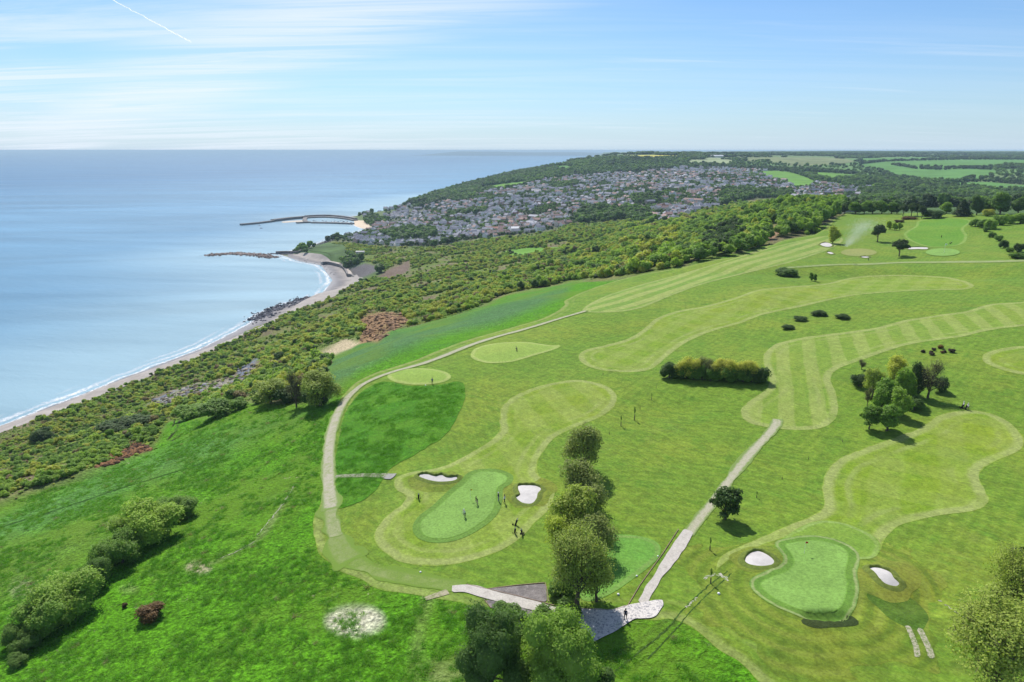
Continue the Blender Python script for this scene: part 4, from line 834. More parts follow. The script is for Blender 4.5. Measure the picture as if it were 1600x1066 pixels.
BARE = [[(560, 500), (600, 488), (628, 490), (640, 505), (612, 520), (590, 535), (560, 535), (570, 515)], [(480, 552), (540, 533), (564, 532), (555, 548), (520, 558), (480, 562)],
        [(225, 636), (262, 612), (330, 596), (375, 586), (405, 562), (400, 590), (350, 610), (290, 625), (240, 642)], [(360, 590), (405, 558), (408, 572), (378, 594)], [(543, 420), (570, 410), (602, 416), (572, 434), (550, 440)], [(590, 434), (612, 418), (640, 408), (640, 424), (610, 436)],
        [(1196, 362), (1212, 350), (1220, 362), (1205, 374)], [(150, 731), (170, 712), (198, 695), (214, 688), (237, 703), (205, 713), (175, 727)], BE + [(452, 402), (468, 408), (503, 415), (521, 438), (510, 454), (430, 483), (300, 551), (100, 628), (-260, 760)], [(495, 390), (512, 398), (535, 416), (546, 432), (540, 436), (520, 416), (500, 404)]]
def free(x, y, px, py, extra=()):
    ok = sdf_poly(x, y, LAND) > 24
    for p in BARE: ok &= ~inpx(px, py, p, -1)
    for p in FPOLY: ok &= ~inpx(px, py, p, -0.3)
    for p in extra: ok &= ~inpx(px, py, p)
    return ok
rugh_w = outline(ROUGH, True, 3)
def off_course(x, y): return (sdf_poly(x, y, rugh_w) < -1.5)
# --- landslip slope: thousands of scrub bushes; the 300 that show largest are objects of their own
x, y, z, px, py, dd = cand(1 / 10.0, 140, 1500, 11)
m = inpx(px, py, Z_UNDER, 2) & ~inpx(px, py, Z_WOOD) & ~inpx(px, py, Z_COOL, 6); m[m] &= free(x[m], y[m], px[m], py[m]); m[m] &= off_course(x[m], y[m])
x, y, z, px, py, dd = (q[m] for q in (x, y, z, px, py, dd))
cl1 = vnoise(x, y, 42, 21); cl2 = vnoise(x, y, 15, 22); g = np.random.default_rng(5); r_ = g.random(len(x))
west = np.clip((480 - px) / 300, 0, 1)        # the slope towards the open sea carries lower, thinner scrub
dens = np.clip((cl1 * .6 + cl2 * .4 - .35 - 0.03 * west) * 7.0, 0.05, 1) * np.clip(0.50 + dd / 900, 0, 1)
m = r_ < dens; x, y, z, px, py, dd, cl1, cl2, west = (q[m] for q in (x, y, z, px, py, dd, cl1, cl2, west)); n = len(x)
right = np.clip((px - 700) / 350, 0, 1)
size = (1.7 + 3.2 * g.random(n) ** 1.6 + 2.6 * g.random(n) ** 4) * (1 - .30 * west + .55 * right) * (0.85 + .35 * cl1) * 1.15; hgt = size * (0.62 + .35 * g.random(n)) * (1 + .25 * right)
sp_ = vnoise(x, y, 24, 23) * .35 + vnoise(x, y, 80, 24) * .25 + g.random(n) * .4
tint = np.clip(0.37 + 0.56 * sp_ + 0.15 * g.normal(size=n) - 0.04 * right, 0.04, 0.80)
brn = g.random(n) < (0.05 + 0.08 * west); tint = np.where(brn, 0.86 + .12 * g.random(n), tint); dk = g.random(n) < .06; tint = np.where(dk, 0.05 + .15 * g.random(n), tint)
yaw = g.uniform(0, 6.28, n); scl = np.c_[size, size * (0.8 + .4 * g.random(n)), hgt]
pts = np.c_[x, y, z - 0.12 * hgt]
order = np.argsort(-(size / dd) * ((px > 0) & (px < 1600)))
big, rest = order[:280], order[280:]
scatter('slope_scrub', pts[rest], scl[rest], yaw[rest], tint[rest], BUSH + TREE[:2], label='mixed green scrub covering the landslip slope down to the beach')
def tone(t): return 'dark green' if t < .25 else 'mid green' if t < .48 else 'bright green' if t < .68 else 'yellow-green' if t < .83 else 'brownish'
for i in big:
    o = link('scrub_bush', BUSH[int(i) % 4], loc=pts[i], label='%s scrub bush on the landslip slope above the beach' % tone(tint[i]), category='bush', group='scrub bushes along the cliff edge', tint=tint[i])
    o.scale = tuple(scl[i]); o.rotation_euler = (0, 0, yaw[i])
# --- wood on the cliff edge beyond the striped fairway
x, y, z, px, py, dd = cand(1 / 26.0, 330, 1100, 12, 1020, 1340); m = inpx(px, py, Z_WOOD, 0); m[m] &= free(x[m], y[m], px[m], py[m]); m[m] &= off_course(x[m], y[m]) & (y[m] < 950)
x, y, z, px, py, dd = (q[m] for q in (x, y, z, px, py, dd)); n = len(x); size = 6.0 + 4.5 * g.random(n); hgt = (6.5 + 5 * g.random(n)) * np.clip(0.65 + (px - 1050) / 500, .6, 1.1)
tint = np.clip(.50 + .15 * g.normal(size=n) + .12 * (vnoise(x, y, 40, 3) - .5), .18, .79); piney = inpx(px, py, [(1098, 372), (1150, 350), (1162, 372), (1140, 400), (1105, 402)]); tint = np.where(piney & (g.random(n) < .8), .03 + .08 * g.random(n), tint)
scatter('cliff_wood', np.c_[x, y, z - .6], np.c_[size, size, hgt], g.uniform(0, 6.28, n), tint, TREE, label='dense bright green wood on the cliff edge past the fairway')
# --- low growth of the slope between the bushes
x, y, z, px, py, dd = cand(1 / 5.0, 140, 560, 13, -60, 760); m = inpx(px, py, Z_UNDER, 1); m[m] &= free(x[m], y[m], px[m], py[m]); m[m] &= off_course(x[m], y[m])
x, y, z, px, py, dd = (q[m] for q in (x, y, z, px, py, dd)); n = len(x); size = .6 + 1.1 * g.random(n); t_ = np.clip(.25 + .7 * (vnoise(x, y, 35, 31) * .5 + .5 * g.random(n)), 0, .97)
scatter('undergrowth', np.c_[x, y, z - .05], np.c_[size, size, size * .55], g.uniform(0, 6.28, n), t_, LUMP, label='low brambles and rough growth between the bushes of the slope')

# --- the town's trees, the valley woods and the far country
TG = [[(900, 340), (925, 328), (960, 326), (1000, 338), (1040, 350), (1080, 352), (1040, 372), (960, 372), (905, 362)], [(640, 318), (700, 300), (760, 283), (840, 270), (900, 252), (960, 248), (1060, 252), (1060, 264), (960, 272), (900, 275), (850, 282), (800, 295), (740, 302), (690, 316), (640, 330)],
      [(595, 366), (640, 358), (680, 360), (680, 372), (640, 376), (600, 372)], [(985, 312), (1012, 304), (1030, 306), (1026, 318), (990, 320)], [(940, 330), (980, 326), (1010, 332), (1008, 344), (960, 345)], [(860, 290), (900, 284), (905, 292), (870, 297)],
      [(1130, 296), (1180, 300), (1240, 300), (1240, 318), (1180, 326), (1120, 330)], [(700, 334), (760, 328), (762, 334), (704, 340)]]
x, y, z, px, py, dd = cand(1 / 95.0, 900, 3400, 14); m = (sdf_poly(x, y, LAND) > 22); m[m] &= free(x[m], y[m], px[m], py[m], [Z_UNDER]) ; m &= (y > 640)
x, y, z, px, py, dd = (q[m] for q in (x, y, z, px, py, dd)); intown = inpx(px, py, Z_TOWN)
dense = np.zeros(len(x), bool)
for p in TG: dense |= inpx(px, py, p)
opn = (px > 1120) & ~intown & (vnoise(x, y, 230, 71) * .6 + vnoise(x, y, 90, 72) * .4 < .60) & (dd > 1550)
QZ = [(538, 347), (544, 335), (580, 329), (612, 325), (650, 318), (668, 332), (622, 346), (612, 346), (590, 340), (560, 343)]; opn |= inpx(px, py, QZ)
rk_ = g.random(len(x)); keep_ = np.where(opn, rk_ < .10, np.where(intown, rk_ < .85, True)) | (dense & ~opn); x, y, z, px, py, dd, intown, dense = (q[keep_] for q in (x, y, z, px, py, dd, intown, dense)); n = len(x)
size = np.where(intown & ~dense, 6.0 + 5 * g.random(n), 11 + 8 * g.random(n)); hgt = size * (.75 + .3 * g.random(n))
tint = np.clip(.15 + .24 * (vnoise(x, y, 140, 33) - .3) + .09 * g.normal(size=n), .0, .5)
scatter('town_trees', np.c_[x, y, z - 1], np.c_[size, size, hgt], g.uniform(0, 6.28, n), tint, LUMP, label='trees and gardens among the town houses and on the hills around')
tt_ = (x, y)
x, y, z, px, py, dd = cand(1 / 300.0, 3400, 9500, 15, 880, 1660); m = sdf_poly(x, y, LAND) > 22; cl = vnoise(x, y, 500, 41) * .6 + vnoise(x, y, 150, 42) * .4; band = (cl > .67) | (np.abs(np.sin(x / 190 + 3 * vnoise(x, y, 900, 4))) < .06) | (np.abs(np.sin(y / 260 + 3 * vnoise(x, y, 700, 5))) < .07)
m &= band; m[m] &= free(x[m], y[m], px[m], py[m]); x, y, z, px, py, dd = (q[m] for q in (x, y, z, px, py, dd)); n = len(x); size = 18 + 16 * g.random(n)
scatter('far_woods', np.c_[x, y, z - 2], np.c_[size * 1.4, size, size * .55], g.uniform(0, 6.28, n), np.clip(.16 + .08 * g.normal(size=n), .0, .4), LUMP, label='dark woods and hedgerows of the far plateau')
# hedgerows round the near fields of the far country
def line_pts(px_pts, step, jit, seed):
    p = ground([q[0] for q in px_pts], [q[1] for q in px_pts])[:, :2]; gg = np.random.default_rng(seed); sg = np.r_[0, np.cumsum(np.linalg.norm(np.diff(p, axis=0), axis=1))]; s = np.arange(0, sg[-1], step)
    q = np.c_[np.interp(s, sg, p[:, 0]), np.interp(s, sg, p[:, 1])] + gg.normal(size=(len(s), 2)) * jit; return q
HX = []
for i, l in enumerate([[(1189, 267), (1217, 267), (1240, 270), (1264, 278), (1278, 286)], [(1256, 268), (1287, 269), (1344, 274), (1352, 278)], [(1344, 257), (1381, 253), (1490, 250), (1600, 250)], [(1372, 266), (1397, 277), (1444, 283), (1490, 285), (1522, 279)], [(1440, 262), (1500, 263), (1550, 266)],
                       [(1394, 258), (1430, 264), (1470, 266), (1600, 261)], [(790, 394), (823, 402), (858, 393), (891, 388)], [(745, 297), (784, 297), (826, 289)], [(968, 248), (1012, 249), (1062, 248)], [(1068, 258), (1138, 259)], [(1150, 262), (1235, 266), (1330, 269)], [(975, 242.5), (1000, 241.5), (1040, 241.6), (1078, 242)], [(1080, 242.5), (1180, 241.5), (1260, 243.5), (1330, 245), (1420, 244)], [(1459, 286), (1540, 284), (1600, 289)]]):
    q = line_pts(l, 9, 2.5, 50 + i); HX.append(q)
HX = np.concatenate(HX); n = len(HX); s_ = 8 + 6 * g.random(n); dq = np.hypot(HX[:, 0], HX[:, 1]); s_ *= np.where(dq > 2500, 1.5, np.where(dq < 1300, .6, 1))
scatter('hedgerows', np.c_[HX, Hg(HX[:, 0], HX[:, 1]) - 1], np.c_[s_, s_, s_ * .8], g.uniform(0, 6.28, n), np.clip(.06 + .05 * g.normal(size=n), .0, .3), LUMP, label='dark hedgerows that divide the far fields')

# ------------------------------------------------------------------ the town: houses
def m_tinted(name, ramp, rough=0.8, var=0.1):
    t = NT(name); cr = t.n('ShaderNodeValToRGB'); t.put(cr.inputs[0], t.attr(ramp[0], 'INSTANCER')); cr.color_ramp.interpolation = 'CONSTANT'; el = cr.color_ramp.elements
    pts_ = ramp[1]; el[0].position = 0; el[0].color = (*pts_[0][1], 1); el[1].position = pts_[-1][0]; el[1].color = (*pts_[-1][1], 1)
    for p_, c_ in pts_[1:-1]:
        q = el.new(p_); q.color = (*c_, 1)
    t.bsdf(t.vscale(cr.outputs[0], t.rng(t.noise(0.9, 4), 0.3, 0.7, 1 - var, 1 + var)), rough, 0.25); return t.m
WALLM = m_tinted('house wall', ('tint', [(0, (0.80, 0.79, 0.76)), (.42, (0.66, 0.61, 0.52)), (.62, (0.38, 0.31, 0.25)), (.74, (0.36, 0.20, 0.15)), (.84, (0.62, 0.60, 0.56)), (.95, (0.50, 0.36, 0.32))]))
ROOFM = m_tinted('house roof', ('roof', [(0, (0.19, 0.195, 0.24)), (.40, (0.27, 0.27, 0.30)), (.62, (0.31, 0.20, 0.17)), (.82, (0.24, 0.17, 0.15)), (.93, (0.48, 0.47, 0.49))]))
GLASS = m_plain('window glass', (0.05, 0.06, 0.08), 0.15, 0.6)
def house_mesh(L, W, Hh, Rh, wing, seed):
    V, F, M = [], [], []
    def box(x0, x1, y0, y1, z0, z1, mi):
        o = len(V); V.extend([(x0, y0, z0), (x1, y0, z0), (x1, y1, z0), (x0, y1, z0), (x0, y0, z1), (x1, y0, z1), (x1, y1, z1), (x0, y1, z1)])
        for f in ((0, 1, 5, 4), (1, 2, 6, 5), (2, 3, 7, 6), (3, 0, 4, 7), (4, 5, 6, 7)): F.append(tuple(i + o for i in f)); M.append(mi)
    def gable(x0, x1, y0, y1, z, rh, al):
        o = len(V); e = .35; ym = (y0 + y1) / 2; xm = (x0 + x1) / 2
        if al == 'x':
            V.extend([(x0 - e, y0 - e, z - .2), (x1 + e, y0 - e, z - .2), (x1 + e, y1 + e, z - .2), (x0 - e, y1 + e, z - .2), (x0 - e, ym, z + rh), (x1 + e, ym, z + rh)]); F.extend([(o, o + 1, o + 5, o + 4), (o + 2, o + 3, o + 4, o + 5)]); M.extend([1, 1]); F.extend([(o + 1, o + 2, o + 5), (o + 3, o, o + 4)]); M.extend([0, 0])
        else:
            V.extend([(x0 - e, y0 - e, z - .2), (x1 + e, y0 - e, z - .2), (x1 + e, y1 + e, z - .2), (x0 - e, y1 + e, z - .2), (xm, y0 - e, z + rh), (xm, y1 + e, z + rh)]); F.extend([(o + 1, o + 2, o + 5, o + 4), (o + 3, o, o + 4, o + 5)]); M.extend([1, 1]); F.extend([(o, o + 1, o + 4), (o + 2, o + 3, o + 5)]); M.extend([0, 0])
    box(-L / 2, L / 2, -W / 2, W / 2, -2.5, Hh, 0); gable(-L / 2, L / 2, -W / 2, W / 2, Hh, Rh, 'x')
    if wing: box(-L / 2 + .5, -L / 2 + W * .7, -W / 2 - 3, -W / 2 + .1, -2.5, Hh - .4, 0); gable(-L / 2 + .5, -L / 2 + W * .7, -W / 2 - 3, 0, Hh - .4, Rh * .75, 'y')
    box(L / 2 - 1.6, L / 2 - .8, -.4, .4, Hh, Hh + Rh + .9, 0); box(-L / 2 + .6, -L / 2 + 1.4, -.4, .4, Hh, Hh + Rh + .7, 0)
    nwin = max(2, int(L / 3))
    for side in (-1, 1):
        for k in range(nwin):
            for fl in range(int(Hh // 2.6)):
                xx = -L / 2 + L * (k + .5) / nwin; zz_ = 1.0 + fl * 2.7; yy = side * (W / 2 + .02); o = len(V)
                V.extend([(xx - .55, yy, zz_), (xx + .55, yy, zz_), (xx + .55, yy, zz_ + 1.25), (xx - .55, yy, zz_ + 1.25)]); F.append((o, o + 1, o + 2, o + 3)); M.append(2)
    return mesh_np('house', V, F, mats=[WALLM, ROOFM, GLASS], midx=M)
HOUSE = [house_mesh(10, 8, 5.2, 2.8, True, 1), house_mesh(14, 8, 5.4, 3.0, False, 2), house_mesh(8, 7.5, 5.0, 2.6, True, 3), house_mesh(24, 8, 5.6, 3.0, False, 4), house_mesh(11, 9, 7.8, 3.0, False, 5), house_mesh(12, 9, 3.0, 2.6, True, 6)]
x, y, z, px, py, dd = cand(1 / 210.0, 900, 3300, 61, 500, 1480)
TZ2 = [QZ, [(1290, 296), (1350, 292), (1372, 296), (1368, 304), (1330, 308), (1290, 306), (1262, 300)], [(1060, 262), (1200, 266), (1240, 280), (1200, 290), (1060, 280)], [(1180, 300), (1240, 296), (1240, 304), (1190, 308)]]
m = inpx(px, py, Z_TOWN); 
for p in TZ2: m |= inpx(px, py, p)
m &= sdf_poly(x, y, LAND) > 14; m[m] &= free(x[m], y[m], px[m], py[m], [Z_UNDER]); m &= (y > 900)
den = np.ones(len(x))
for p in TG: den = np.where(inpx(px, py, p), 0.02, den)
core_ = inpx(px, py, [(520, 378), (600, 345), (604, 333), (650, 327), (700, 336), (820, 320), (900, 345), (925, 360), (800, 374), (600, 393)], 0)
den = den * np.where(core_, .85, .50) * np.clip((vnoise(x, y, 75, 51) - .25) * 3, .1, 1); g = np.random.default_rng(77); m &= g.random(len(x)) < den
x, y, z, px, py, dd = (q[m] for q in (x, y, z, px, py, dd))
cell = {}; ok = []                                  # keep the houses clear of each other
for i in range(len(x)):
    k = (int(x[i] // 13), int(y[i] // 13)); near = any((x[i] - x[j]) ** 2 + (y[i] - y[j]) ** 2 < 150 for a in (-1, 0, 1) for b in (-1, 0, 1) for j in cell.get((k[0] + a, k[1] + b), ()))
    if not near: cell.setdefault(k, []).append(i); ok.append(i)
x, y, z, px, py, dd = (q[ok] for q in (x, y, z, px, py, dd)); n = len(x)
yaw = 3.14 * vnoise(x, y, 260, 52) * 1.6 + np.where(g.random(n) < .3, 1.57, 0) + g.normal(size=n) * .06; kind = g.choice(6, n, p=[.26, .2, .2, .12, .08, .14]); wt_ = g.random(n); rf = np.clip(vnoise(x, y, 180, 53) * .6 + g.random(n) * .5 - .05, 0, 1)
order = np.argsort(dd / (1 + .4 * (kind == 3))); WN = ['white', 'cream', 'brown stone', 'red brick', 'pale', 'pink']; RN = ['slate grey', 'grey', 'red-brown', 'brown', 'light grey']
def band_(v, th): return sum(v >= q for q in th)
for i in order[:290]:
    w_, r_ = WN[band_(wt_[i], (.42, .62, .74, .84, .95))], RN[band_(rf[i], (.40, .62, .82, .93))]
    row = 'terrace' if kind[i] == 3 else 'bungalow' if kind[i] == 5 else 'house'
    o = link('terrace' if kind[i] == 3 else 'house', HOUSE[kind[i]], loc=(x[i], y[i], z[i]), label='%s %s with %s roof on the near side of the seaside town' % (w_, row, r_), category='house', group='houses of the seaside town', tint=wt_[i])
    o['roof'] = float(rf[i]); o.rotation_euler = (0, 0, yaw[i]); o.scale = (1.12, 1.12, 1.15)
rest = order[290:]
def scatter_h(name, sel, **k):
    """further houses as one object, each kind on its own points"""
    o = scatter(name, np.c_[x, y, z][sel], np.ones((len(sel), 3)) * 1.13, yaw[sel], wt_[sel], HOUSE, **k)
    me = o.data; me.attributes['idx'].data.foreach_set('value', kind[sel].astype(np.int32))
    a = me.attributes.new('roof', 'FLOAT', 'POINT'); a.data.foreach_set('value', rf[sel].astype(np.float32)); return o
scatter_h('town_houses', rest, label='hundreds more small pale houses climbing the hillside town')

def box_mb(V, F, M, x0, x1, y0, y1, z0, z1, mi=0):
    o = len(V); V.extend([(x0, y0, z0), (x1, y0, z0), (x1, y1, z0), (x0, y1, z0), (x0, y0, z1), (x1, y0, z1), (x1, y1, z1), (x0, y1, z1)])
    for f in ((0, 1, 5, 4), (1, 2, 6, 5), (2, 3, 7, 6), (3, 0, 4, 7), (4, 5, 6, 7), (3, 2, 1, 0)): F.append(tuple(i + o for i in f)); M.append(mi)
WHT = m_plain('white render', (0.72, 0.71, 0.68), 0.7, 0.3, .06); SLATE = m_plain('slate', (0.17, 0.17, 0.20), 0.6, .3, .15, .4); REDT = m_plain('red tiles', (0.36, 0.17, 0.12), 0.8, .2, .2, .4); PALER = m_plain('pale roof sheeting', (0.62, 0.62, 0.63), 0.5, .3, .06)
def hall(px_, py_, L, W, hh, rh, yaw_, wall, roof, label, nm='large_building'):
    p = ground(px_, py_); e = bpy.data.objects.new(nm, None); COL.objects.link(e); e.location = p; e.rotation_euler = (0, 0, yaw_); setp(e, label, 'building')
    V, F, M = [], [], []; box_mb(V, F, M, -L / 2, L / 2, -W / 2, W / 2, -4, hh); o = len(V); V += [(-L / 2, -W / 2, hh), (-L / 2, W / 2, hh), (-L / 2, 0, hh + rh - .25), (L / 2, -W / 2, hh), (L / 2, W / 2, hh), (L / 2, 0, hh + rh - .25)]; F += [(o, o + 1, o + 2), (o + 5, o + 4, o + 3)]
    link('wall', mesh_np('wall', V, F, wall), parent=e)
    V = [(-L / 2 - .5, -W / 2 - .5, hh - .2), (L / 2 + .5, -W / 2 - .5, hh - .2), (L / 2 + .5, 0, hh + rh), (-L / 2 - .5, 0, hh + rh), (L / 2 + .5, W / 2 + .5, hh - .2), (-L / 2 - .5, W / 2 + .5, hh - .2)]
    link('roof', mesh_np('roof', V, [(0, 1, 2, 3), (3, 2, 4, 5)], roof), parent=e)
    k = int(L // 4); wm_ = None
    for i in range(k):
        xx = -L / 2 + L * (i + .5) / k; Vw, Fw, Mw = [], [], []; box_mb(Vw, Fw, Mw, -.8, .8, -.06, .02, 0, 1.6)
        wm_ = wm_ or mesh_np('window', Vw, Fw, GLASS); q = link('window', wm_, parent=e, loc=(xx, -W / 2, max(1.0, hh - 2.8)))
    return e
for a in ((771, 360, 34, 12, 5, 3, .1, WHT, REDT, 'long white hall with a red-brown roof in the middle of the town'), (810, 361, 30, 12, 6, 3, .15, WHT, PALER, 'white hall with pale roof right of the red-roofed hall'), (838, 301, 30, 14, 7, 3, -.2, WHT, SLATE, 'large white block high in the western part of town'),
          (1143, 290, 46, 12, 6, 1.5, .05, PALER, PALER, 'long low pale building among the upper trees'), (1218, 294, 52, 11, 7, 3, .1, WHT, SLATE, 'long grey-roofed block near the rounded pasture'), (1147, 292.5, 20, 10, 6, 3, .4, WHT, REDT, 'red-roofed hall beside the long low pale building'),
          (563, 398, 15, 9, 6, 1.2, .1, WHT, SLATE, 'square white house alone behind the headland meadow'), (1330, 302, 40, 11, 7, 4, .2, WHT, SLATE, 'long terrace with slate roof in the valley east of town'), (717, 352, 26, 10, 8, 3, .9, WHT, SLATE, 'tall white hotel in the harbour quarter'),
          (1120, 246.5, 60, 18, 9, 4, 0, WHT, PALER, 'pale farm barn on the far skyline')):
    hall(*a)
for a in ((1324, 331, 8, 4, 2.4, .8, .2, WHT, PALER, 'small pale shed at the left end of the far tree line', 'shed'), (1333, 331, 6, 3, 2.2, .6, .1, PALER, SLATE, 'small dark-roofed shed by the far tree line', 'shed')): hall(*a)

# ------------------------------------------------------------------ harbour, sea walls, reef, boulders
STONE = m_sand('harbour stone', (0.20, 0.185, 0.175), 0.2, 0.3, 0.2); STONEL = m_sand('promenade', (0.42, 0.37, 0.32), 0.12, 0.2, 0.05); ROCKD = m_sand('dark shore rock', (0.095, 0.095, 0.11), 0.3, 0.5, 0.3); ROCKB = m_sand('brown reef rock', (0.22, 0.165, 0.14), 0.3, 0.1, 0.3)
def sea_pts(pp): 
    a_, b_ = at_z([q[0] for q in pp], [q[1] for q in pp], 0); return catmull(np.c_[a_, b_], False, 4)
def thing(nm, loc, label, cat, **k):
    e = bpy.data.objects.new(nm, None); COL.objects.link(e); e.location = loc; return setp(e, label, cat, **k)
hb = thing('harbour_wall', (*sea_pts([(478, 340), (480, 340)])[0], 0), 'long curved stone harbour arm reaching out into the sea', 'harbour wall')
def wpart(nm, pp, w, h, par, mat=STONE, z0=-3):
    q = sea_pts(pp); V, F = wall_along(q, w, h, z0, 0.0); o3 = par.location; V = [(v_[0] - o3[0], v_[1] - o3[1], v_[2] - o3[2]) for v_ in V]; return link(nm, mesh_np(nm, V, F, mat), parent=par)
wpart('outer_arm', [(376, 352.2), (401, 350), (427, 346.8)], 12, 4.5, hb); wpart('pier', [(426, 346.4), (450, 343.4), (477, 340.8)], 15, 6.5, hb); wpart('main_wall', [(477, 340.4), (495, 339.3), (512, 339.2), (530, 340.4), (545, 342.4), (556, 344.6)], 10, 7, hb)
wpart('walkway', [(478, 341.1), (496, 340.1), (512, 340.0), (530, 341.2), (545, 343.0), (555, 345.2)], 18, 3.6, hb, STONE); wpart('cross_quay', [(478, 341), (476, 344.5), (478, 348.2)], 12, 4.0, hb)
for pp, lb in (([(463, 349.2), (475, 348.6), (486, 348.2)], 'short detached stone quay inside the harbour'), ([(487, 348.8), (510, 349.2), (532, 349.8), (552, 350.6)], 'long inner breakwater of dark stone in front of the boats')):
    q0 = thing('breakwater', (*sea_pts(pp)[0], 0), lb, 'breakwater'); wpart('stone_bank', pp, 13, 3.6, q0)
sheet_pts = sea_pts([(440, 346.5), (455, 345.2), (472, 344.4), (474, 346.4), (455, 347.6), (442, 348.2), (440, 346.5)])
link('sandbank', mesh_np('sandbank', [(p_[0], p_[1], .25) for p_ in sheet_pts[:-1]], [tuple(range(len(sheet_pts) - 1))], m_plain('wet sand', (0.45, 0.38, 0.30), .7, .3, .05, .05)), kind='structure', label='low sandbank inside the harbour arm')
# boats on their moorings
HULLS = [m_plain('white hull', (0.75, 0.76, 0.78), .35, .5), m_plain('blue hull', (0.10, 0.16, 0.30), .4, .5), m_plain('red hull', (0.35, 0.08, 0.06), .4, .5)]
def boat_mesh(mat, seed):
    V, F, M = [], [], []; st = [(-3.6, .95, .85), (-1.5, 1.25, .9), (1.0, 1.15, .95), (2.8, .6, 1.1), (3.9, .04, 1.25)]
    for sx_, w_, h_ in st: V += [(sx_, -w_, h_), (sx_, -w_ * .55, -.3), (sx_, w_ * .55, -.3), (sx_, w_, h_)]
    for i in range(4):
        a = i * 4
        for k in range(3): F.append((a + k, a + k + 1, a + k + 5, a + k + 4)); M.append(0)
        F.append((a, a + 4, a + 7, a + 3)); M.append(1)
    F.append((0, 1, 2, 3)); M.append(0); return mesh_np('hull', V, F, mats=[mat, WHT], midx=M)
def cab_mesh():
    V, F, M = [], [], []; box_mb(V, F, M, -1.6, 1.2, -.75, .75, .9, 1.9); return mesh_np('cabin', V, F, WHT)
HM = [boat_mesh(h_, 1) for h_ in HULLS]; CM = cab_mesh(); v_, f_, _p = tube_np((.8, 0, 1), (.8, 0, 9), .07, .04, 5); MM = mesh_np('mast', v_, f_, PALER)
gg = np.random.default_rng(9)
for i in range(30):
    bx_, by_ = gg.uniform(489, 549), 0; by_ = 344.6 + (bx_ - 489) * .022 + gg.uniform(0, 2.6)
    a_, b_ = at_z(bx_, by_, 0); k = int(gg.choice(3, p=[.65, .25, .1])); e = thing('moored_boat', (float(a_), float(b_), 0), '%s boat moored between the harbour walls' % ['white', 'dark blue', 'red'][k], 'boat', group='small boats moored in the harbour'); e.rotation_euler = (0, 0, gg.uniform(0, 6.28))
    link('hull', HM[k], parent=e)
    if gg.random() < .6: link('cabin', CM, parent=e)
    if gg.random() < .5: link('mast', MM, parent=e)
for (bx_, by_), lb in (((405, 352.6), 'lone white boat afloat outside the harbour arm'), ((408, 357), 'small dark boat on the water in front of the harbour arm')):
    a_, b_ = at_z(bx_, by_, 0); e = thing('boat', (float(a_), float(b_), 0), lb, 'boat'); link('hull', HM[1 if 'dark' in lb else 0], parent=e); link('cabin', CM, parent=e)
# sea walls along the headland
for pp, h_, lb in (([(431, 397.0), (446, 396.2), (461, 395.3), (476, 393.2), (490, 392.4), (500, 394.2), (507, 398), (511, 402.5)], 4.2, 'curved grey sea wall round the headland beach'), ([(504, 414.2), (512, 413.4), (522, 415.2), (534, 418.6), (540, 425), (543, 432)], 5.0, 'long curved sea wall below the grassy headland'), ([(543, 432.5), (550, 431), (556, 433)], 5, 'stepped stone wall end on the beach')):
    g_ = ground([q[0] for q in pp], [q[1] for q in pp]); e = thing('sea_wall', tuple(g_[0]), lb, 'sea wall'); c_ = catmull(g_[:, :2], False, 4)
    zt = float(np.median(g_[:, 2]))
    for nm_, w_, hh_, mt in (('wall_face', 3.0, h_, STONE), ('promenade', 9.0, h_ - .9, STONEL)):
        d_ = np.gradient(c_, axis=0); d_ /= np.linalg.norm(d_, axis=1)[:, None]; off_ = np.c_[-d_[:, 1], d_[:, 0]] * (0 if nm_ == 'wall_face' else 5.6)
        V, F = wall_along(c_ + off_, w_, hh_, -1.5, 1.2); V = [(a[0] - e.location[0], a[1] - e.location[1], a[2] - e.location[2]) for a in V]; link(nm_, mesh_np(nm_, V, F, mt), parent=e)
def rock_mesh(seed, mat):
    q = ICV.copy(); g_ = np.random.default_rng(seed); n_ = g_.normal(size=(6, 3)); 
    for k in range(6): q *= (1 + .16 * np.sin(q @ n_[k] * 2.2 + k))[:, None]
    q[:, 2] *= .62; return mesh_np('boulder', q, ICF, mat)
RKS = [rock_mesh(i, ROCKD) for i in range(4)]; RKB = [rock_mesh(i + 9, ROCKB) for i in range(3)]
def strew(name, line, n_, spread, s0, s1, protos, seed, zf, **k):
    q = sea_pts(line); g_ = np.random.default_rng(seed); t_ = g_.uniform(0, len(q) - 1.001, n_); i_ = t_.astype(int); p = q[i_] + (q[i_ + 1] - q[i_]) * (t_ - i_)[:, None] + g_.normal(size=(n_, 2)) * spread
    s_ = s0 + (s1 - s0) * g_.random(n_) ** 2.5; z_ = np.maximum(Hg(p[:, 0], p[:, 1]), zf); return scatter(name, np.c_[p, z_], np.c_[s_, s_, s_], g_.uniform(0, 6.28, n_), g_.random(n_), protos, **k)
strew('boulders', [(398, 502), (412, 492), (430, 484), (450, 477), (470, 470), (484, 466)], 900, 7, .5, 2.6, RKS, 3, 0, label='dark tumbled boulders along the water at the foot of the slope')
strew('boulders', [(440, 397.4), (462, 395.5), (486, 390), (505, 381), (520, 374)], 500, 5, .8, 2.6, RKS, 4, 0, label='dark rocks along the outer edge of the headland')
strew('reef', [(330, 398.8), (350, 396.8), (372, 397), (392, 397.6), (410, 400), (424, 402.4)], 1100, 8, .9, 3.2, RKB, 5, -.5, label='low brown rock reef just breaking the sea surface')
strew('reef', [(424, 396.3), (440, 396.9), (455, 397.6)], 300, 4, .9, 2.6, RKS, 6, -.5, label='dark rock ledge at the tip of the headland')
strew('shingle', [(466, 406), (485, 410), (500, 413), (512, 420), (520, 430)], 260, 4, .3, 1.3, RKS, 7, 0, label='scattered stones along the headland beach')
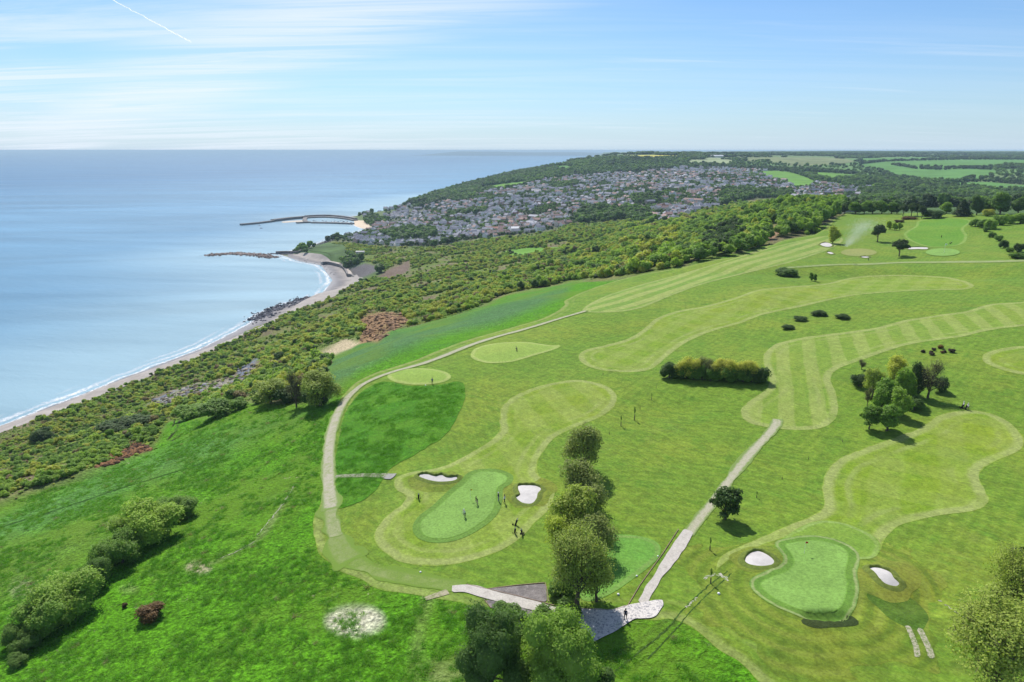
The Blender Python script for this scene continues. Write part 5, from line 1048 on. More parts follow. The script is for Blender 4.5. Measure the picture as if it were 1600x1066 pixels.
g_ = np.random.default_rng(31); pp = g_.uniform([560, 488], [636, 534], (420, 2)); pp = pp[inpx(pp[:, 0], pp[:, 1], BARE[0])]; q = ground(pp[:, 0], pp[:, 1])
scatter('earth_clods', q, (.4 + 1.6 * g_.random((len(q), 1)) ** 2) * np.ones((1, 3)), g_.uniform(0, 6, len(q)), g_.random(len(q)), [rock_mesh(40, m_sand('clay clod', (0.31, 0.19, 0.10), .2, .6, .2)), rock_mesh(41, m_sand('dark clay', (0.20, 0.125, 0.075), .2, .6, .2))], label='broken brown clay of the landslip')
g_ = np.random.default_rng(32); pp = g_.uniform([150, 688], [238, 733], (1500, 2)); pp = pp[inpx(pp[:, 0], pp[:, 1], [(150, 731), (170, 712), (198, 695), (214, 689), (237, 703), (205, 713), (175, 727)])]; q = ground(pp[:, 0], pp[:, 1])
scatter('red_clods', q - [0, 0, .1], (.25 + .6 * g_.random((len(q), 1)) ** 2) * np.array([[1, 1, 1.2]]), g_.uniform(0, 6, len(q)), g_.random(len(q)), [rock_mesh(50, m_sand('red clod', (0.24, 0.125, 0.060), .3, .6, .2)), rock_mesh(51, m_sand('dark clod', (0.075, 0.042, 0.025), .3, .6, .2))], label='broken red-brown earth where the field edge slipped')
pp = g_.uniform([220, 570], [412, 645], (2600, 2)); k_ = inpx(pp[:, 0], pp[:, 1], BARE[2]) | inpx(pp[:, 0], pp[:, 1], BARE[3]); pp = pp[k_ & (g_.random(len(pp)) < .8)]; q = ground(pp[:, 0], pp[:, 1])
scatter('mud_debris', q - [0, 0, .1], (.3 + 1.5 * g_.random((len(q), 1)) ** 3) * np.ones((1, 3)), g_.uniform(0, 6, len(q)), g_.random(len(q)), [rock_mesh(52, m_sand('grey mud', (0.17, 0.17, 0.18), .3, .6, .2)), rock_mesh(53, m_sand('buff mud', (0.26, 0.21, 0.15), .3, .6, .2)), rock_mesh(54, m_sand('dark mud', (0.09, 0.08, 0.06), .3, .6, .2))], label='muddy debris strewn over the slipped bare ground')
pp = g_.uniform([220, 570], [412, 645], (520, 2)); k_ = inpx(pp[:, 0], pp[:, 1], BARE[2], 1); pp = pp[k_]; q = ground(pp[:, 0], pp[:, 1]); s_ = 1 + 2 * g_.random(len(q))
scatter('mud_scrub', q, np.c_[s_, s_, s_ * .6], g_.uniform(0, 6, len(q)), .2 + .7 * g_.random(len(q)), BUSH, label='scattered scrub regrowing on the bare slipped ground')
# the fresh scar where the edge of the field has slipped: a wall of bare earth
SCAR = m_sand('fresh red earth', (0.28, 0.135, 0.06), 0.35, 0.5, 0.4)
g0 = ground([150, 168, 186, 202, 214, 226, 237], [731, 722, 713, 706, 701, 702, 704]); c_ = catmull(g0[:, :2], False, 6); rr_ = np.random.default_rng(2); V, F = [], []
d_ = np.gradient(c_, axis=0); d_ /= np.linalg.norm(d_, axis=1)[:, None]; nrm = np.c_[-d_[:, 1], d_[:, 0]]; nrm *= np.sign(nrm[:, 1:2] + 1e-6)
for j, (o_, h_) in enumerate(((-.5, -.05), (0, .05), (.3, -1.2), (1.0, -2.2), (2.2, -2.9), (4.0, -3.0))):
    b_ = c_ + nrm * (o_ + (rr_.normal(size=(len(c_), 1)) * .25 if j > 1 else 0)); z_ = Hg(c_[:, 0], c_[:, 1]) + h_ * np.sin(np.linspace(.15, math.pi - .1, len(c_))) + (rr_.normal(size=len(c_)) * .2 if j > 1 else 0) + .1; V += [tuple(a) for a in np.c_[b_, z_]]
k = len(c_); F = [(j * k + i, j * k + i + 1, (j + 1) * k + i + 1, (j + 1) * k + i) for j in range(5) for i in range(k - 1)]
link('earth_scar', mesh_np('earth_scar', V, F, SCAR), kind='structure', label='bare red-brown earth scar where the field edge has slipped')
# distant coast on the horizon
COAST = m_plain('distant coast', (0.10, 0.13, 0.12), .95, .1, .2, .0005)
def ridge(name, D, p0, p1, hmax, seed, label, depth=2500):
    pxs = np.linspace(p0, p1, 70); xx, yy = at_d(pxs, D + 0 * pxs); hh_ = (20 + hmax * (.35 + .65 * vnoise(pxs, pxs * 0, (p1 - p0) / 6, seed))) * np.clip(np.minimum((pxs - p0), (p1 - pxs) + 200) / (p1 - p0) * 5, .05, 1)
    V = []; 
    for f_, k_ in ((0, 0), (.08, .6), (.3, 1), (.7, .9), (1, 0)): V += [(a, b + f_ * depth, h_ * k_ - 2) for a, b, h_ in zip(xx, yy, hh_)]
    n_ = len(pxs); F = [(j * n_ + i, j * n_ + i + 1, (j + 1) * n_ + i + 1, (j + 1) * n_ + i) for j in range(4) for i in range(n_ - 1)]; link(name, mesh_np(name, V, F, COAST, True), kind='structure', label=label)
ridge('distant_coast', 26000, 640, 1020, 165, 3, 'faint blue coast far across the sea'); ridge('distant_hills', 21000, 1000, 1800, 150, 6, 'faint blue hills on the landward horizon', 4000); ridge('distant_hills', 17600, 1240, 1800, 145, 9, 'nearer line of hazy hills below the horizon', 3000)

# ------------------------------------------------------------------ trees and shrubs that stand out one by one
def tree_kind(seed, nl, nleaf, leaf, twig, core, spread=.31, r=(.15, .25), z=(.22, .85), squash=.95, trunk_r=.03, trunk_h=.25, depth=.45, central=True, up=.35):
    lb = rand_lobes(seed, nl, spread, r, z, squash, central)
    cm = crown_mesh('crown', lb, nleaf, leaf, seed + 1, core, depth=depth, up=up, bottom=-.7 if not core else -.35); v, f = limbs(lb, seed + 2, trunk_r, trunk_h, twig)
    return cm, mesh_np('trunk', v, f, BARK)
K = {'lowbig1': tree_kind(127, 9, 12000, .024, 6, .70, .28, (.16, .25), (.15, .62), 1.25, depth=.5), 'lowbig2': tree_kind(128, 10, 12000, .024, 6, .70, .29, (.15, .24), (.15, .60), 1.3, depth=.5), 'springbig': tree_kind(121, 13, 19000, .0165, 16, 0, depth=.65), 'fullbig': tree_kind(122, 14, 17000, .017, 4, .76, depth=.38), 'spring1': tree_kind(101, 9, 8000, .029, 8, 0, depth=.7), 'spring2': tree_kind(102, 8, 6200, .029, 11, 0, depth=.75), 'bare': tree_kind(103, 9, 1500, .026, 30, 0, depth=.8),
     'full1': tree_kind(104, 11, 9500, .030, 3, .74, depth=.4), 'full2': tree_kind(105, 10, 9000, .032, 3, .76, depth=.4), 'full3': tree_kind(106, 10, 5200, .045, 3, .74, z=(.17, .85), trunk_h=.15, depth=.5),
     'low1': tree_kind(107, 7, 5000, .042, 5, .70, .27, (.17, .26), (.16, .62), 1.2, depth=.45), 'low2': tree_kind(108, 8, 5000, .042, 5, .70, .28, (.16, .24), (.16, .60), 1.3, depth=.45),
     'open': tree_kind(109, 18, 4600, .045, 8, .4, .36, (.085, .15), (.30, .90), .9, depth=.6), 'pine': tree_kind(110, 10, 3200, .055, 4, .6, .31, (.15, .23), (.38, .88), .6, .03, .4, .4)}
cone_l = [(0, 0, .12 + .1 * i, .46 * (1 - i / 9.0) + .03, .11) for i in range(9)]; K['conifer'] = (crown_mesh('crown', cone_l, 3000, .05, 3, .8, depth=.3), mesh_np('trunk', *limbs(cone_l[:2], 4, .03, .2), BARK))
def plant(kind, nm, cat, bx, by, wpx, hpx, tint, label, group=None, mat=None, yaw=None, tilt=0.0, sink=0.0):
    p = ground(bx, by); d = project(*p)[2]; w = wpx * d / FPX; cosd = math.cos(math.atan2(CAM_H - p[2], p[1])); h = max(hpx * d / FPX / max(cosd, .3) * .93, .3)
    cm, tm = K[kind]; e = bpy.data.objects.new(nm, None); COL.objects.link(e); e.location = (p[0], p[1], p[2] - sink * h); wf = 1.2 if kind == 'pine' else 1.0 if kind == 'conifer' else 1.16; e.scale = (w * wf, w * wf, h); e.rotation_euler = (0, tilt, (bx * 7.3 + by * 3.1) % 6.28 if yaw is None else yaw)
    setp(e, label, cat, group); link('trunk', tm, parent=e); c = link('crown', cm, parent=e, tint=tint)
    if mat:
        c.material_slots[0].link = 'OBJECT'; c.material_slots[0].material = mat
    return e
SPR = m_leaf('spring leaves', [(0.0, (0.15, 0.15, 0.08)), (0.3, (0.22, 0.245, 0.09)), (0.55, (0.29, 0.36, 0.07)), (0.8, (0.40, 0.47, 0.065)), (1.0, (0.52, 0.50, 0.09))], .42)
HB = 'hedgerow trees beside the deep green tee'
for a in (('spring1', 'hedgerow_tree', 'tree', 913, 740, 62, 82, .42, 'tall grey-topped half-bare tree at the far end of the hedgerow', HB, SPR), ('spring2', 'hedgerow_tree', 'tree', 906, 790, 64, 70, .40, 'greyish half-leafed tree second from the far end of the hedgerow', HB, SPR),
          ('spring2', 'hedgerow_tree', 'tree', 922, 822, 56, 68, .40, 'brownish half-leafed tree on the tee side of the hedgerow middle', HB, SPR), ('spring1', 'hedgerow_tree', 'tree', 895, 850, 74, 90, .60, 'yellow-topped tree in the middle of the hedgerow', HB, SPR),
          ('spring1', 'hedgerow_tree', 'tree', 874, 878, 52, 74, .80, 'bright yellow-green tree on the green side of the hedgerow', HB, SPR), ('spring2', 'hedgerow_tree', 'tree', 934, 872, 56, 66, .42, 'dark thin tree shading the deep green tee', HB, SPR),
          ('springbig', 'hedgerow_tree', 'tree', 902, 948, 102, 120, .55, 'largest olive-yellow tree at the near end of the hedgerow', HB, SPR), ('spring2', 'hedgerow_tree', 'tree', 932, 940, 60, 74, .5, 'low spreading thin tree beside the largest hedgerow tree', HB, SPR),
          ('low1', 'shrub', 'shrub', 887, 968, 44, 34, .25, 'small dark green shrub at the foot of the hedgerow by the paving'), ('low2', 'shrub', 'shrub', 876, 930, 42, 32, .3, 'dark green understorey shrub under the largest hedgerow tree'),
          ('low1', 'shrub', 'shrub', 905, 850, 36, 26, .2, 'dark understorey shrub in the middle of the hedgerow'), ('low2', 'shrub', 'shrub', 912, 800, 34, 22, .2, 'dark understorey shrub beneath the greyish hedgerow trees'),
          ('fullbig', 'broadleaf_tree', 'tree', 768, 1082, 104, 122, .21, 'large dark green broadleaf tree left of the bright one below the path'), ('fullbig', 'broadleaf_tree', 'tree', 874, 1098, 122, 132, .50, 'large bright green broadleaf tree just below the concrete path'),
          ('full2', 'broadleaf_tree', 'tree', 806, 1030, 70, 70, .24, 'dark green tree tucked between the two large trees below the path'), ('low1', 'shrub', 'shrub', 850, 974, 42, 28, .34, 'rounded green shrub touching the lower edge of the concrete path'), ('low2', 'shrub', 'shrub', 792, 968, 48, 26, .30, 'wide green shrub below the lower gravel plot'),
          ('low1', 'shrub', 'shrub', 752, 1000, 50, 40, .27, 'green shrub on the left shoulder of the large dark tree'), ('low2', 'shrub', 'shrub', 812, 1072, 44, 44, .33, 'leafy shrub wedged between the two large trees at the bottom'), ('low1', 'shrub', 'shrub', 938, 1075, 44, 40, .22, 'dark thorny shrub right of the bright broadleaf tree'),
          ('open', 'young_tree', 'tree', 1133, 812, 51, 52, .13, 'lone small dark green tree casting a round shadow beside the grass track'),
          ('springbig', 'oak_tree', 'tree', 1582, 992, 96, 128, .62, 'tall olive tree with dark trunk on the bank past the narrow bunker', None, SPR), ('springbig', 'oak_tree', 'tree', 1548, 1092, 168, 136, .62, 'wide yellowish spreading tree in the lower right corner', None, SPR), ('springbig', 'oak_tree', 'tree', 1605, 1040, 90, 90, .6, 'olive tree partly behind the wide yellowish spreading tree', None, SPR),
          ('pine', 'pine_tree', 'tree', 1592, 905, 42, 50, .02, 'dark pine top above the tall olive tree'), ('conifer', 'small_conifer', 'tree', 1540, 972, 17, 24, .03, 'small dark conifer between the two olive trees')):
    plant(*a[:9], group=a[9] if len(a) > 9 else None, mat=a[10] if len(a) > 10 else None)
LH = 'bushes of the old hedge crossing the meadow'
for k_, bx_, by_, w_, h_, t_, lb in (('low1', 284, 803, 44, 32, .33, 'upper end of the meadow hedge'), ('low2', 262, 806, 42, 36, .36, 'just below the uppermost bush of the meadow hedge'), ('low1', 242, 838, 76, 64, .56, 'large bright round bush in the upper part of the meadow hedge'),
                                     ('low2', 205, 838, 48, 46, .52, 'bright bush behind the large round one in the meadow hedge'), ('low2', 192, 876, 54, 52, .34, 'mid green bush in the middle of the meadow hedge'), ('low1', 168, 880, 44, 44, .38, 'bush behind the middle of the meadow hedge'), ('low1', 150, 912, 40, 46, .20, 'dark narrow bush below the middle of the meadow hedge'),
                                     ('low2', 108, 958, 82, 68, .48, 'widest bush in the lower part of the meadow hedge'), ('low1', 72, 982, 70, 56, .40, 'second widest bush low in the meadow hedge'), ('low2', 130, 930, 46, 42, .36, 'bush joining the widest one in the meadow hedge'), ('low1', 26, 1003, 34, 36, .26, 'small dull bush at the lower end of the meadow hedge'), ('low2', 44, 1012, 34, 28, .22, 'low dark bush beneath the lower end of the meadow hedge'), ('low1', 28, 1036, 26, 16, .24, 'last tiny bush past the end of the meadow hedge')):
    plant(k_.replace('low', 'lowbig'), 'hedge_bush', 'bush', bx_, by_ + 3, w_ * 1.22, h_ * 1.04, t_ + .06, lb + ('' if 'bush' in lb else ', a green bush'), LH, sink=.04)
plant('low1', 'gorse_bush', 'gorse', 236, 966, 42, 25, .55, 'lone russet gorse bush in the open meadow', mat=GORSE); plant('low2', 'gorse_bush', 'gorse', 195, 949, 9, 8, .4, 'tiny russet gorse seedling near the meadow hedge', mat=GORSE)
CG = 'clump of trees between two fairways'
for a in (('bare', 1346, 578, 15, 18, .2, 'thin bare sapling at the far left tip of the clump', SPR), ('low1', 1342, 603, 30, 24, .10, 'dark round bush at the left tip of the clump', None), ('spring1', 1363, 622, 34, 52, .62, 'yellowish thin-leaved tree with long bare trunk in the clump', SPR), ('bare', 1355, 635, 15, 34, .3, 'slim nearly bare tree standing out on the left of the clump', SPR),
          ('spring1', 1397, 606, 34, 54, .9, 'pale yellow-green tree at the back of the clump', SPR), ('full3', 1412, 627, 38, 52, .5, 'mid green tree in the heart of the clump', None), ('full3', 1432, 620, 28, 52, .10, 'darkest tall tree at the back of the clump', None), ('bare', 1450, 622, 46, 64, .35, 'large brownish bare-crowned tree on the right of the clump', SPR),
          ('full3', 1379, 641, 40, 48, .46, 'round green tree on the left of the clump', None), ('full3', 1405, 653, 38, 44, .55, 'bright round tree in the front middle of the clump', None), ('open', 1358, 671, 32, 40, .34, 'small tree with a bare stem at the near left of the clump', None), ('full3', 1384, 673, 46, 42, .42, 'broad green tree at the near end of the clump', None), ('low2', 1468, 612, 26, 30, .12, 'dark bush at the right rear of the clump', None), ('low1', 1384, 605, 24, 22, .12, 'dark bush behind the yellowish tree of the clump', None), ('low2', 1428, 640, 32, 26, .2, 'dark shrub under the middle trees of the clump', None)):
    plant(a[0], 'clump_tree' if 'bush' not in a[6] and 'shrub' not in a[6] else 'clump_bush', 'tree' if 'bush' not in a[6] and 'shrub' not in a[6] else 'bush', *a[1:7], group=CG, mat=a[7])
gg = np.random.default_rng(15); HD = 'shrubs of the dark hedge above the sapling field'
for i in range(12):
    bx_ = 1046 + i * 12.8; dark = i in (0, 1, 10, 11); plant('low1' if i % 2 else 'low2', 'hedge_shrub', 'shrub', bx_, 590 + 8 * i / 11 + gg.uniform(-1, 1), 32, 27 + gg.uniform(0, 5) + (i > 2) * 2, .12 if dark else .26 + .1 * gg.random(), '%s shrub, %s of the hedge above the sapling field' % ('blackish' if dark else 'dark green', ['at the left tip', 'second from the left', 'third from the left', 'fourth from the left', 'fifth from the left', 'just left of the middle', 'just right of the middle', 'fifth from the right', 'fourth from the right', 'third from the right', 'second from the right', 'at the right tip'][i]), HD)
for i, bx_ in enumerate((1068, 1084, 1102, 1124, 1142, 1160, 1174)):
    plant('spring1' if i % 2 else 'spring2', 'hedge_tree', 'tree', bx_, 592 + i * .8, 30, 36, .95 if i != 2 else .3, 'thin yellow-green tree, %s of those rising behind the dark hedge' % ['leftmost', 'second from the left', 'darker, third from the left', 'middle one', 'third from the right', 'second from the right', 'rightmost'][i], 'thin trees behind the dark hedge', SPR)
for a in (('low1', 1229, 431, 36, 16, .24, 'long dark bush alone between the striped and the middle fairways', 'dark bushes of the far course', None), ('full3', 1268, 439, 9, 13, .38, 'left one of two tiny trees on the swale', None, None), ('full3', 1273, 440, 8, 12, .3, 'right one of two tiny trees on the swale', None, None),
          ('low2', 1231, 514, 21, 8, .10, 'low dark bush, leftmost and nearest of four on the slope', 'four dark bushes on the slope', None), ('low1', 1251, 501, 22, 9, .12, 'low dark bush, second from the left of four on the slope', 'four dark bushes on the slope', None), ('low2', 1280, 493, 25, 10, .11, 'low dark bush, largest of four on the slope', 'four dark bushes on the slope', None), ('low1', 1317, 498, 23, 9, .10, 'low dark bush, rightmost of four on the slope', 'four dark bushes on the slope', None),
          ('full3', 1302, 381, 22, 27, .74, 'yellowish leaning tree over the small far bunker', None, None), ('pine', 1371, 378, 20, 30, .02, 'dark lone pine between the spray and the far fairway', None, None), ('pine', 1405, 401, 24, 30, .03, 'dark lone pine in front of the small far green', None, None),
          ('full3', 1389, 359, 11, 14, .7, 'left one of three small yellow-green trees on the ridge', 'three small trees on the ridge', None), ('full3', 1398, 360, 11, 12, .66, 'middle one of three small yellow-green trees on the ridge', 'three small trees on the ridge', None), ('full3', 1406, 359, 10, 11, .6, 'right one of three small yellow-green trees on the ridge', 'three small trees on the ridge', None),
          ('low1', 1405, 348, 15, 6, .3, 'russet gorse patch behind the three small trees', None, GORSE), ('low2', 1420, 343, 24, 6, .6, 'golden gorse patch under the far pines', None, GORSE),
          ('pine', 1411, 338, 13, 21, .05, 'leftmost of the tall dark pines on the skyline of the course', 'tall pines on the ridge', None), ('pine', 1424, 338, 15, 23, .08, 'second of the tall dark pines on the ridge', 'tall pines on the ridge', None), ('pine', 1433, 338, 12, 21, .06, 'third of the tall dark pines on the ridge', 'tall pines on the ridge', None), ('pine', 1440, 342, 12, 23, .04, 'rightmost of the tall dark pines on the ridge', 'tall pines on the ridge', None),
          ('low2', 1458, 341, 34, 17, .18, 'broad dark shrub right of the tall pines', None, None), ('conifer', 1503, 338, 30, 28, .01, 'broad black-green conifer on the ridge', None, None), ('low1', 1544, 338, 19, 15, .8, 'bright yellow-green bush on the ridge', None, None),
          ('full3', 1526, 336, 22, 30, .16, 'tall grey-green tree behind the ridge bushes', None, None), ('full3', 1561, 335, 34, 34, .3, 'tallest pale green tree behind the right ridge bushes', None, None), ('full3', 1590, 334, 26, 26, .22, 'dark green tree at the right end of the ridge', None, None), ('full3', 1545, 334, 20, 24, .2, 'mid green tree between the two tall ridge trees', None, None), ('full3', 1478, 334, 20, 18, .5, 'yellowish-green tree left of the black-green conifer', None, None)):
    nm = 'gorse_patch' if a[8] is GORSE else {'pine': 'pine_tree', 'conifer': 'conifer', 'low1': 'bush', 'low2': 'bush', 'full3': 'tree'}[a[0]]
    plant(a[0], nm, 'gorse' if a[8] is GORSE else 'bush' if nm == 'bush' else 'tree', *a[1:7], group=a[7], mat=a[8])
for i, (bx_, w_, h_, t_) in enumerate(((1320, 17, 20, .16), (1336, 24, 18, .40), (1350, 20, 20, .46), (1364, 22, 19, .34), (1378, 22, 20, .42), (1392, 20, 18, .38), (1402, 14, 16, .2))):
    plant('full3', 'ridge_tree', 'tree', bx_, 334, w_, h_, t_, '%s round tree of the line closing the far course' % ['first, darkest', 'second', 'third', 'fourth', 'fifth', 'sixth', 'last'][i], 'round trees closing the far course')
for i, (bx_, by_, w_, h_, t_) in enumerate(((1524, 354, 20, 16, .42), (1536, 356, 20, 18, .34), (1548, 358, 20, 20, .52), (1562, 352, 22, 22, .46), (1578, 350, 24, 20, .55), (1594, 349, 24, 22, .50), (1550, 371, 12, 11, .32), (1560, 377, 13, 13, .38), (1568, 388, 15, 17, .12), (1577, 394, 13, 10, .42), (1592, 394, 17, 18, .05), (1590, 404, 26, 12, .3), (1541, 362, 12, 10, .3))):
    plant('low1' if i % 2 else 'low2', 'field_hedge_bush', 'bush', bx_, by_, w_, h_, t_, '%s green bush of the far field hedge, %s' % ('dark' if t_ < .2 else 'yellowish' if t_ > .5 else 'mid', ['at its top left', 'second from the top left', 'third from the top left', 'fourth and taller', 'fifth along the top', 'sixth along the top', 'smallest, where the hedge turns down', 'below the turn', 'pointed, halfway down', 'low, halfway down', 'near the bottom', 'widest at the bottom', 'tiny one at the corner'][i]), 'hedge bushes along the far right field')
for i, (bx_, by_, w_, h_, t_) in enumerate(((1442, 551, 7, 6, .1), (1459, 548, 7, 6, .15), (1455, 551, 6, 4, .1), (1456, 555, 9, 6, .12), (1470, 545, 9, 8, .75), (1472, 552, 6, 5, .6), (1476, 551, 6, 5, .2), (1487, 551, 11, 8, .1))):
    plant('low1', 'gorse_bush', 'gorse', bx_, by_, w_, h_, t_, '%s gorse bush of the little group above the tree clump' % ['lone leftmost dark', 'upper dark', 'smallest dark', 'lower dark', 'large russet', 'small russet', 'small dark central', 'largest dark rightmost'][i], 'little gorse bushes above the tree clump', mat=GORSE)
for a in (('spring1', 424, 630, 56, 40, .55, 'yellow-green thin tree, leftmost of the three beside the coastal path', SPR), ('bare', 463, 636, 34, 62, .12, 'tall grey bare tree, middle of the three beside the coastal path', SPR), ('spring1', 500, 634, 62, 58, .52, 'wide olive thin tree, rightmost of the three beside the coastal path', SPR), ('low1', 445, 628, 42, 30, .14, 'dark shrub under the three thin trees', None), ('low2', 492, 630, 42, 28, .16, 'dark shrub beneath the wide olive tree', None), ('low1', 407, 628, 30, 26, .22, 'dark shrub at the foot of the leftmost thin tree', None),
          ('low2', 338, 652, 58, 34, .36, 'broad dark-based bush at the edge of the meadow', None), ('low1', 185, 676, 60, 26, .10, 'low blackish thicket on the lip of the slope', None), ('low2', 220, 668, 50, 22, .12, 'low dark thicket by the cracked turf', None), ('low1', 66, 690, 34, 26, .12, 'dark rounded bush on the slope near the beach', None), ('low2', 300, 652, 50, 24, .46, 'bright green bush at the edge of the cracked turf', None), ('low1', 372, 640, 30, 22, .4, 'bright bush left of the three thin trees', None)):
    nm = 'thin_tree' if a[0] in ('spring1', 'bare') else 'edge_bush'; plant(a[0], nm, 'tree' if nm == 'thin_tree' else 'bush', *a[1:7], group=None, mat=a[7])
# low bright thicket along the lip of the slope
g = np.random.default_rng(88); pp = g.uniform([-60, 650], [420, 800], (5200, 2)); LIPZ = [(-60, 800), (0, 778), (60, 760), (110, 742), (180, 720), (205, 694), (238, 690), (262, 655), (330, 650), (390, 628), (385, 610), (330, 618), (270, 628), (200, 645), (120, 672), (60, 690), (-60, 720)]
pp = pp[inpx(pp[:, 0], pp[:, 1], LIPZ)]; q = ground(pp[:, 0], pp[:, 1]); n = len(q); s_ = 1.3 + 2.0 * g.random(n) ** 1.5; keep_ = (vnoise(q[:, 0], q[:, 1], 14, 3) + .25 * g.random(n) > .38)
q, s_ = q[keep_], s_[keep_]; n = len(q); scatter('lip_thicket', q - [0, 0, .15], np.c_[s_, s_, s_ * (.6 + .3 * g.random(n))], g.uniform(0, 6.3, n), np.clip(.44 + .3 * (vnoise(q[:, 0], q[:, 1], 22, 7) - .5) + .1 * g.normal(size=n), .08, .72), BUSH, label='bright green bramble thicket along the lip of the slope')
gz = g.uniform([0, 550], [410, 700], (2500, 2)); GZP = [[(345, 622), (372, 592), (400, 578), (430, 580), (415, 600), (380, 620)], [(0, 690), (30, 678), (42, 684), (20, 696), (0, 702)], [(255, 640), (300, 622), (312, 628), (270, 645)]]
mm = np.zeros(len(gz), bool)
for p in GZP: mm |= inpx(gz[:, 0], gz[:, 1], p)
gz = gz[mm]; q = ground(gz[:, 0], gz[:, 1]); s_ = 1 + 1.3 * g.random(len(q)); BG = [crown_mesh('gorse', rand_lobes(301, 5, .26, (.18, .27), (.28, .62), 1.2), 500, .09, 7, .8, mat=GORSE)]
scatter('gorse_cover', q, np.c_[s_, s_, s_ * .7], g.uniform(0, 6, len(q)), np.clip(.35 + .6 * g.random(len(q)), 0, 1), BG, label='orange-brown gorse spread over the slipped ground')
# coarse tussocks of the near meadow
gx_, gy_ = g.uniform(-160, 40, 90000), g.uniform(58, 240, 90000); zz_ = Hg(gx_, gy_); px, py, dd = project(gx_, gy_, zz_)
m = (px > -30) & (px < 1300) & (py < 1100) & (py > 640) & ~inpx(px, py, Z_UNDER, -2) & (sdf_poly(gx_, gy_, rugh_w) < -.5) & (vnoise(gx_, gy_, 9, 71) * .5 + vnoise(gx_, gy_, 2.6, 72) * .5 + .25 * g.random(len(px)) > .67)
gx_, gy_, zz_ = gx_[m], gy_[m], zz_[m]; n = len(gx_)
nb = 46; bl = g.normal(size=(nb, 2)) * .22; lean = g.normal(size=(nb, 2)) * .30 + bl * .7; wv = g.normal(size=(nb, 2)); wv /= np.linalg.norm(wv, axis=1)[:, None]; wv *= .05; hb = .35 + .6 * g.random(nb)
V = np.zeros((nb, 3, 3)); V[:, 0, :2] = bl - wv; V[:, 1, :2] = bl + wv; V[:, 2, :2] = bl + lean; V[:, 2, 2] = hb; TUF = mesh_np('tuft', V.reshape(-1, 3), np.arange(nb * 3).reshape(nb, 3), None, False, {'leaf': ('POINT', 'FLOAT', np.repeat(g.random(nb), 3))})
TUF.materials.append(m_leaf('coarse grass', [(0.0, (0.070, 0.215, 0.010)), (0.5, (0.12, 0.34, 0.016)), (.8, (0.20, 0.38, 0.03)), (1.0, (0.30, 0.28, 0.13))], .35)); s_ = .45 + .65 * g.random(n) ** 2
scatter('meadow_tussocks', np.c_[gx_, gy_, zz_ - .03], np.c_[s_, s_, s_ * .5], g.uniform(0, 6.3, n), np.clip(.25 + .5 * g.random(n) + (g.random(n) < .03) * .5, 0, 1), [TUF], label='coarse tussocks of the uncut meadow grass')
lx, ly = g.uniform(LONG and -60, 20, 40000), g.uniform(100, 260, 40000); lo_ = outline(LONG); m = sdf_poly(lx, ly, lo_) > .5; m &= vnoise(lx, ly, 3, 9) + .3 * g.random(len(lx)) > .62; lx, ly = lx[m], ly[m]; n = len(lx); s_ = .5 + .6 * g.random(n)
scatter('hollow_tussocks', np.c_[lx, ly, Hg(lx, ly)], np.c_[s_, s_, s_ * .5], g.uniform(0, 6.3, n), np.clip(.2 + .4 * g.random(n), 0, 1), [TUF], label='coarse tussocks of the long grass inside the path bend')

# saplings with stakes and guards
SAPC = crown_mesh('crown', [(0, 0, .78, .13, .20), (0.03, 0, .60, .09, .13)], 120, .07, 5, 0); GUARD = m_plain('tree guard', (0.10, 0.09, 0.07), .8, .2); STK = m_plain('stake', (0.22, 0.16, 0.10), .8, .2, .2)
v_, f_, _p = tube_np((0, 0, -.05), (0, 0, .8), .028, .012, 5); SAPT = mesh_np('stem', v_, f_, BARK); v_, f_, _p = tube_np((.0, 0, -.02), (0, 0, .34), .06, .055, 8); SAPG = mesh_np('guard', v_, f_, GUARD); V, F, M = [], [], []; box_mb(V, F, M, .09, .12, -.015, .015, -.05, .42); SAPS = mesh_np('stake', V, F, STK)
SAP = [(942, 586, 8, 'by the tip of the middle fairway'), (1025, 607, 9, 'farthest of the row, nearest the dark hedge'), (1018, 625, 10, 'second of the row below the dark hedge'), (1000, 640, 9, 'middle of the row, half the height of its neighbour'), (991, 657, 20, 'tallest with a leafy top in the row'), (970, 666, 16, 'thin and leafless with a long stem in the row'), (952, 679, 8, 'last and shortest of the row near the hedgerow'),
       (1316, 691, 6, 'uppermost of the four right of the grass track'), (1263, 718, 7, 'second of the four right of the grass track'), (1222, 749, 8, 'third of the four right of the grass track'), (1182, 778, 10, 'lowest of the four, nearest the lone dark tree'), (1109, 860, 20, 'just left of the rounded bunker'), (1110, 912, 24, 'on scuffed earth lowest by the green, with a dark stake')]
for bx_, by_, h_, lb in SAP:
    p = ground(bx_, by_); d = project(*p)[2]; h = h_ * d / FPX * 1.15; e = thing('sapling', tuple(p), 'young planted tree, ' + lb, 'sapling', group='planted saplings on the course'); e.scale = (h * .62,) * 2 + (h,); e.scale = (max(h * .5, .9), max(h * .5, .9), h)
    link('stem', SAPT, parent=e); link('guard', SAPG, parent=e); link('stake', SAPS, parent=e)
    if h_ >= 10: link('crown', SAPC, parent=e, tint=.2)

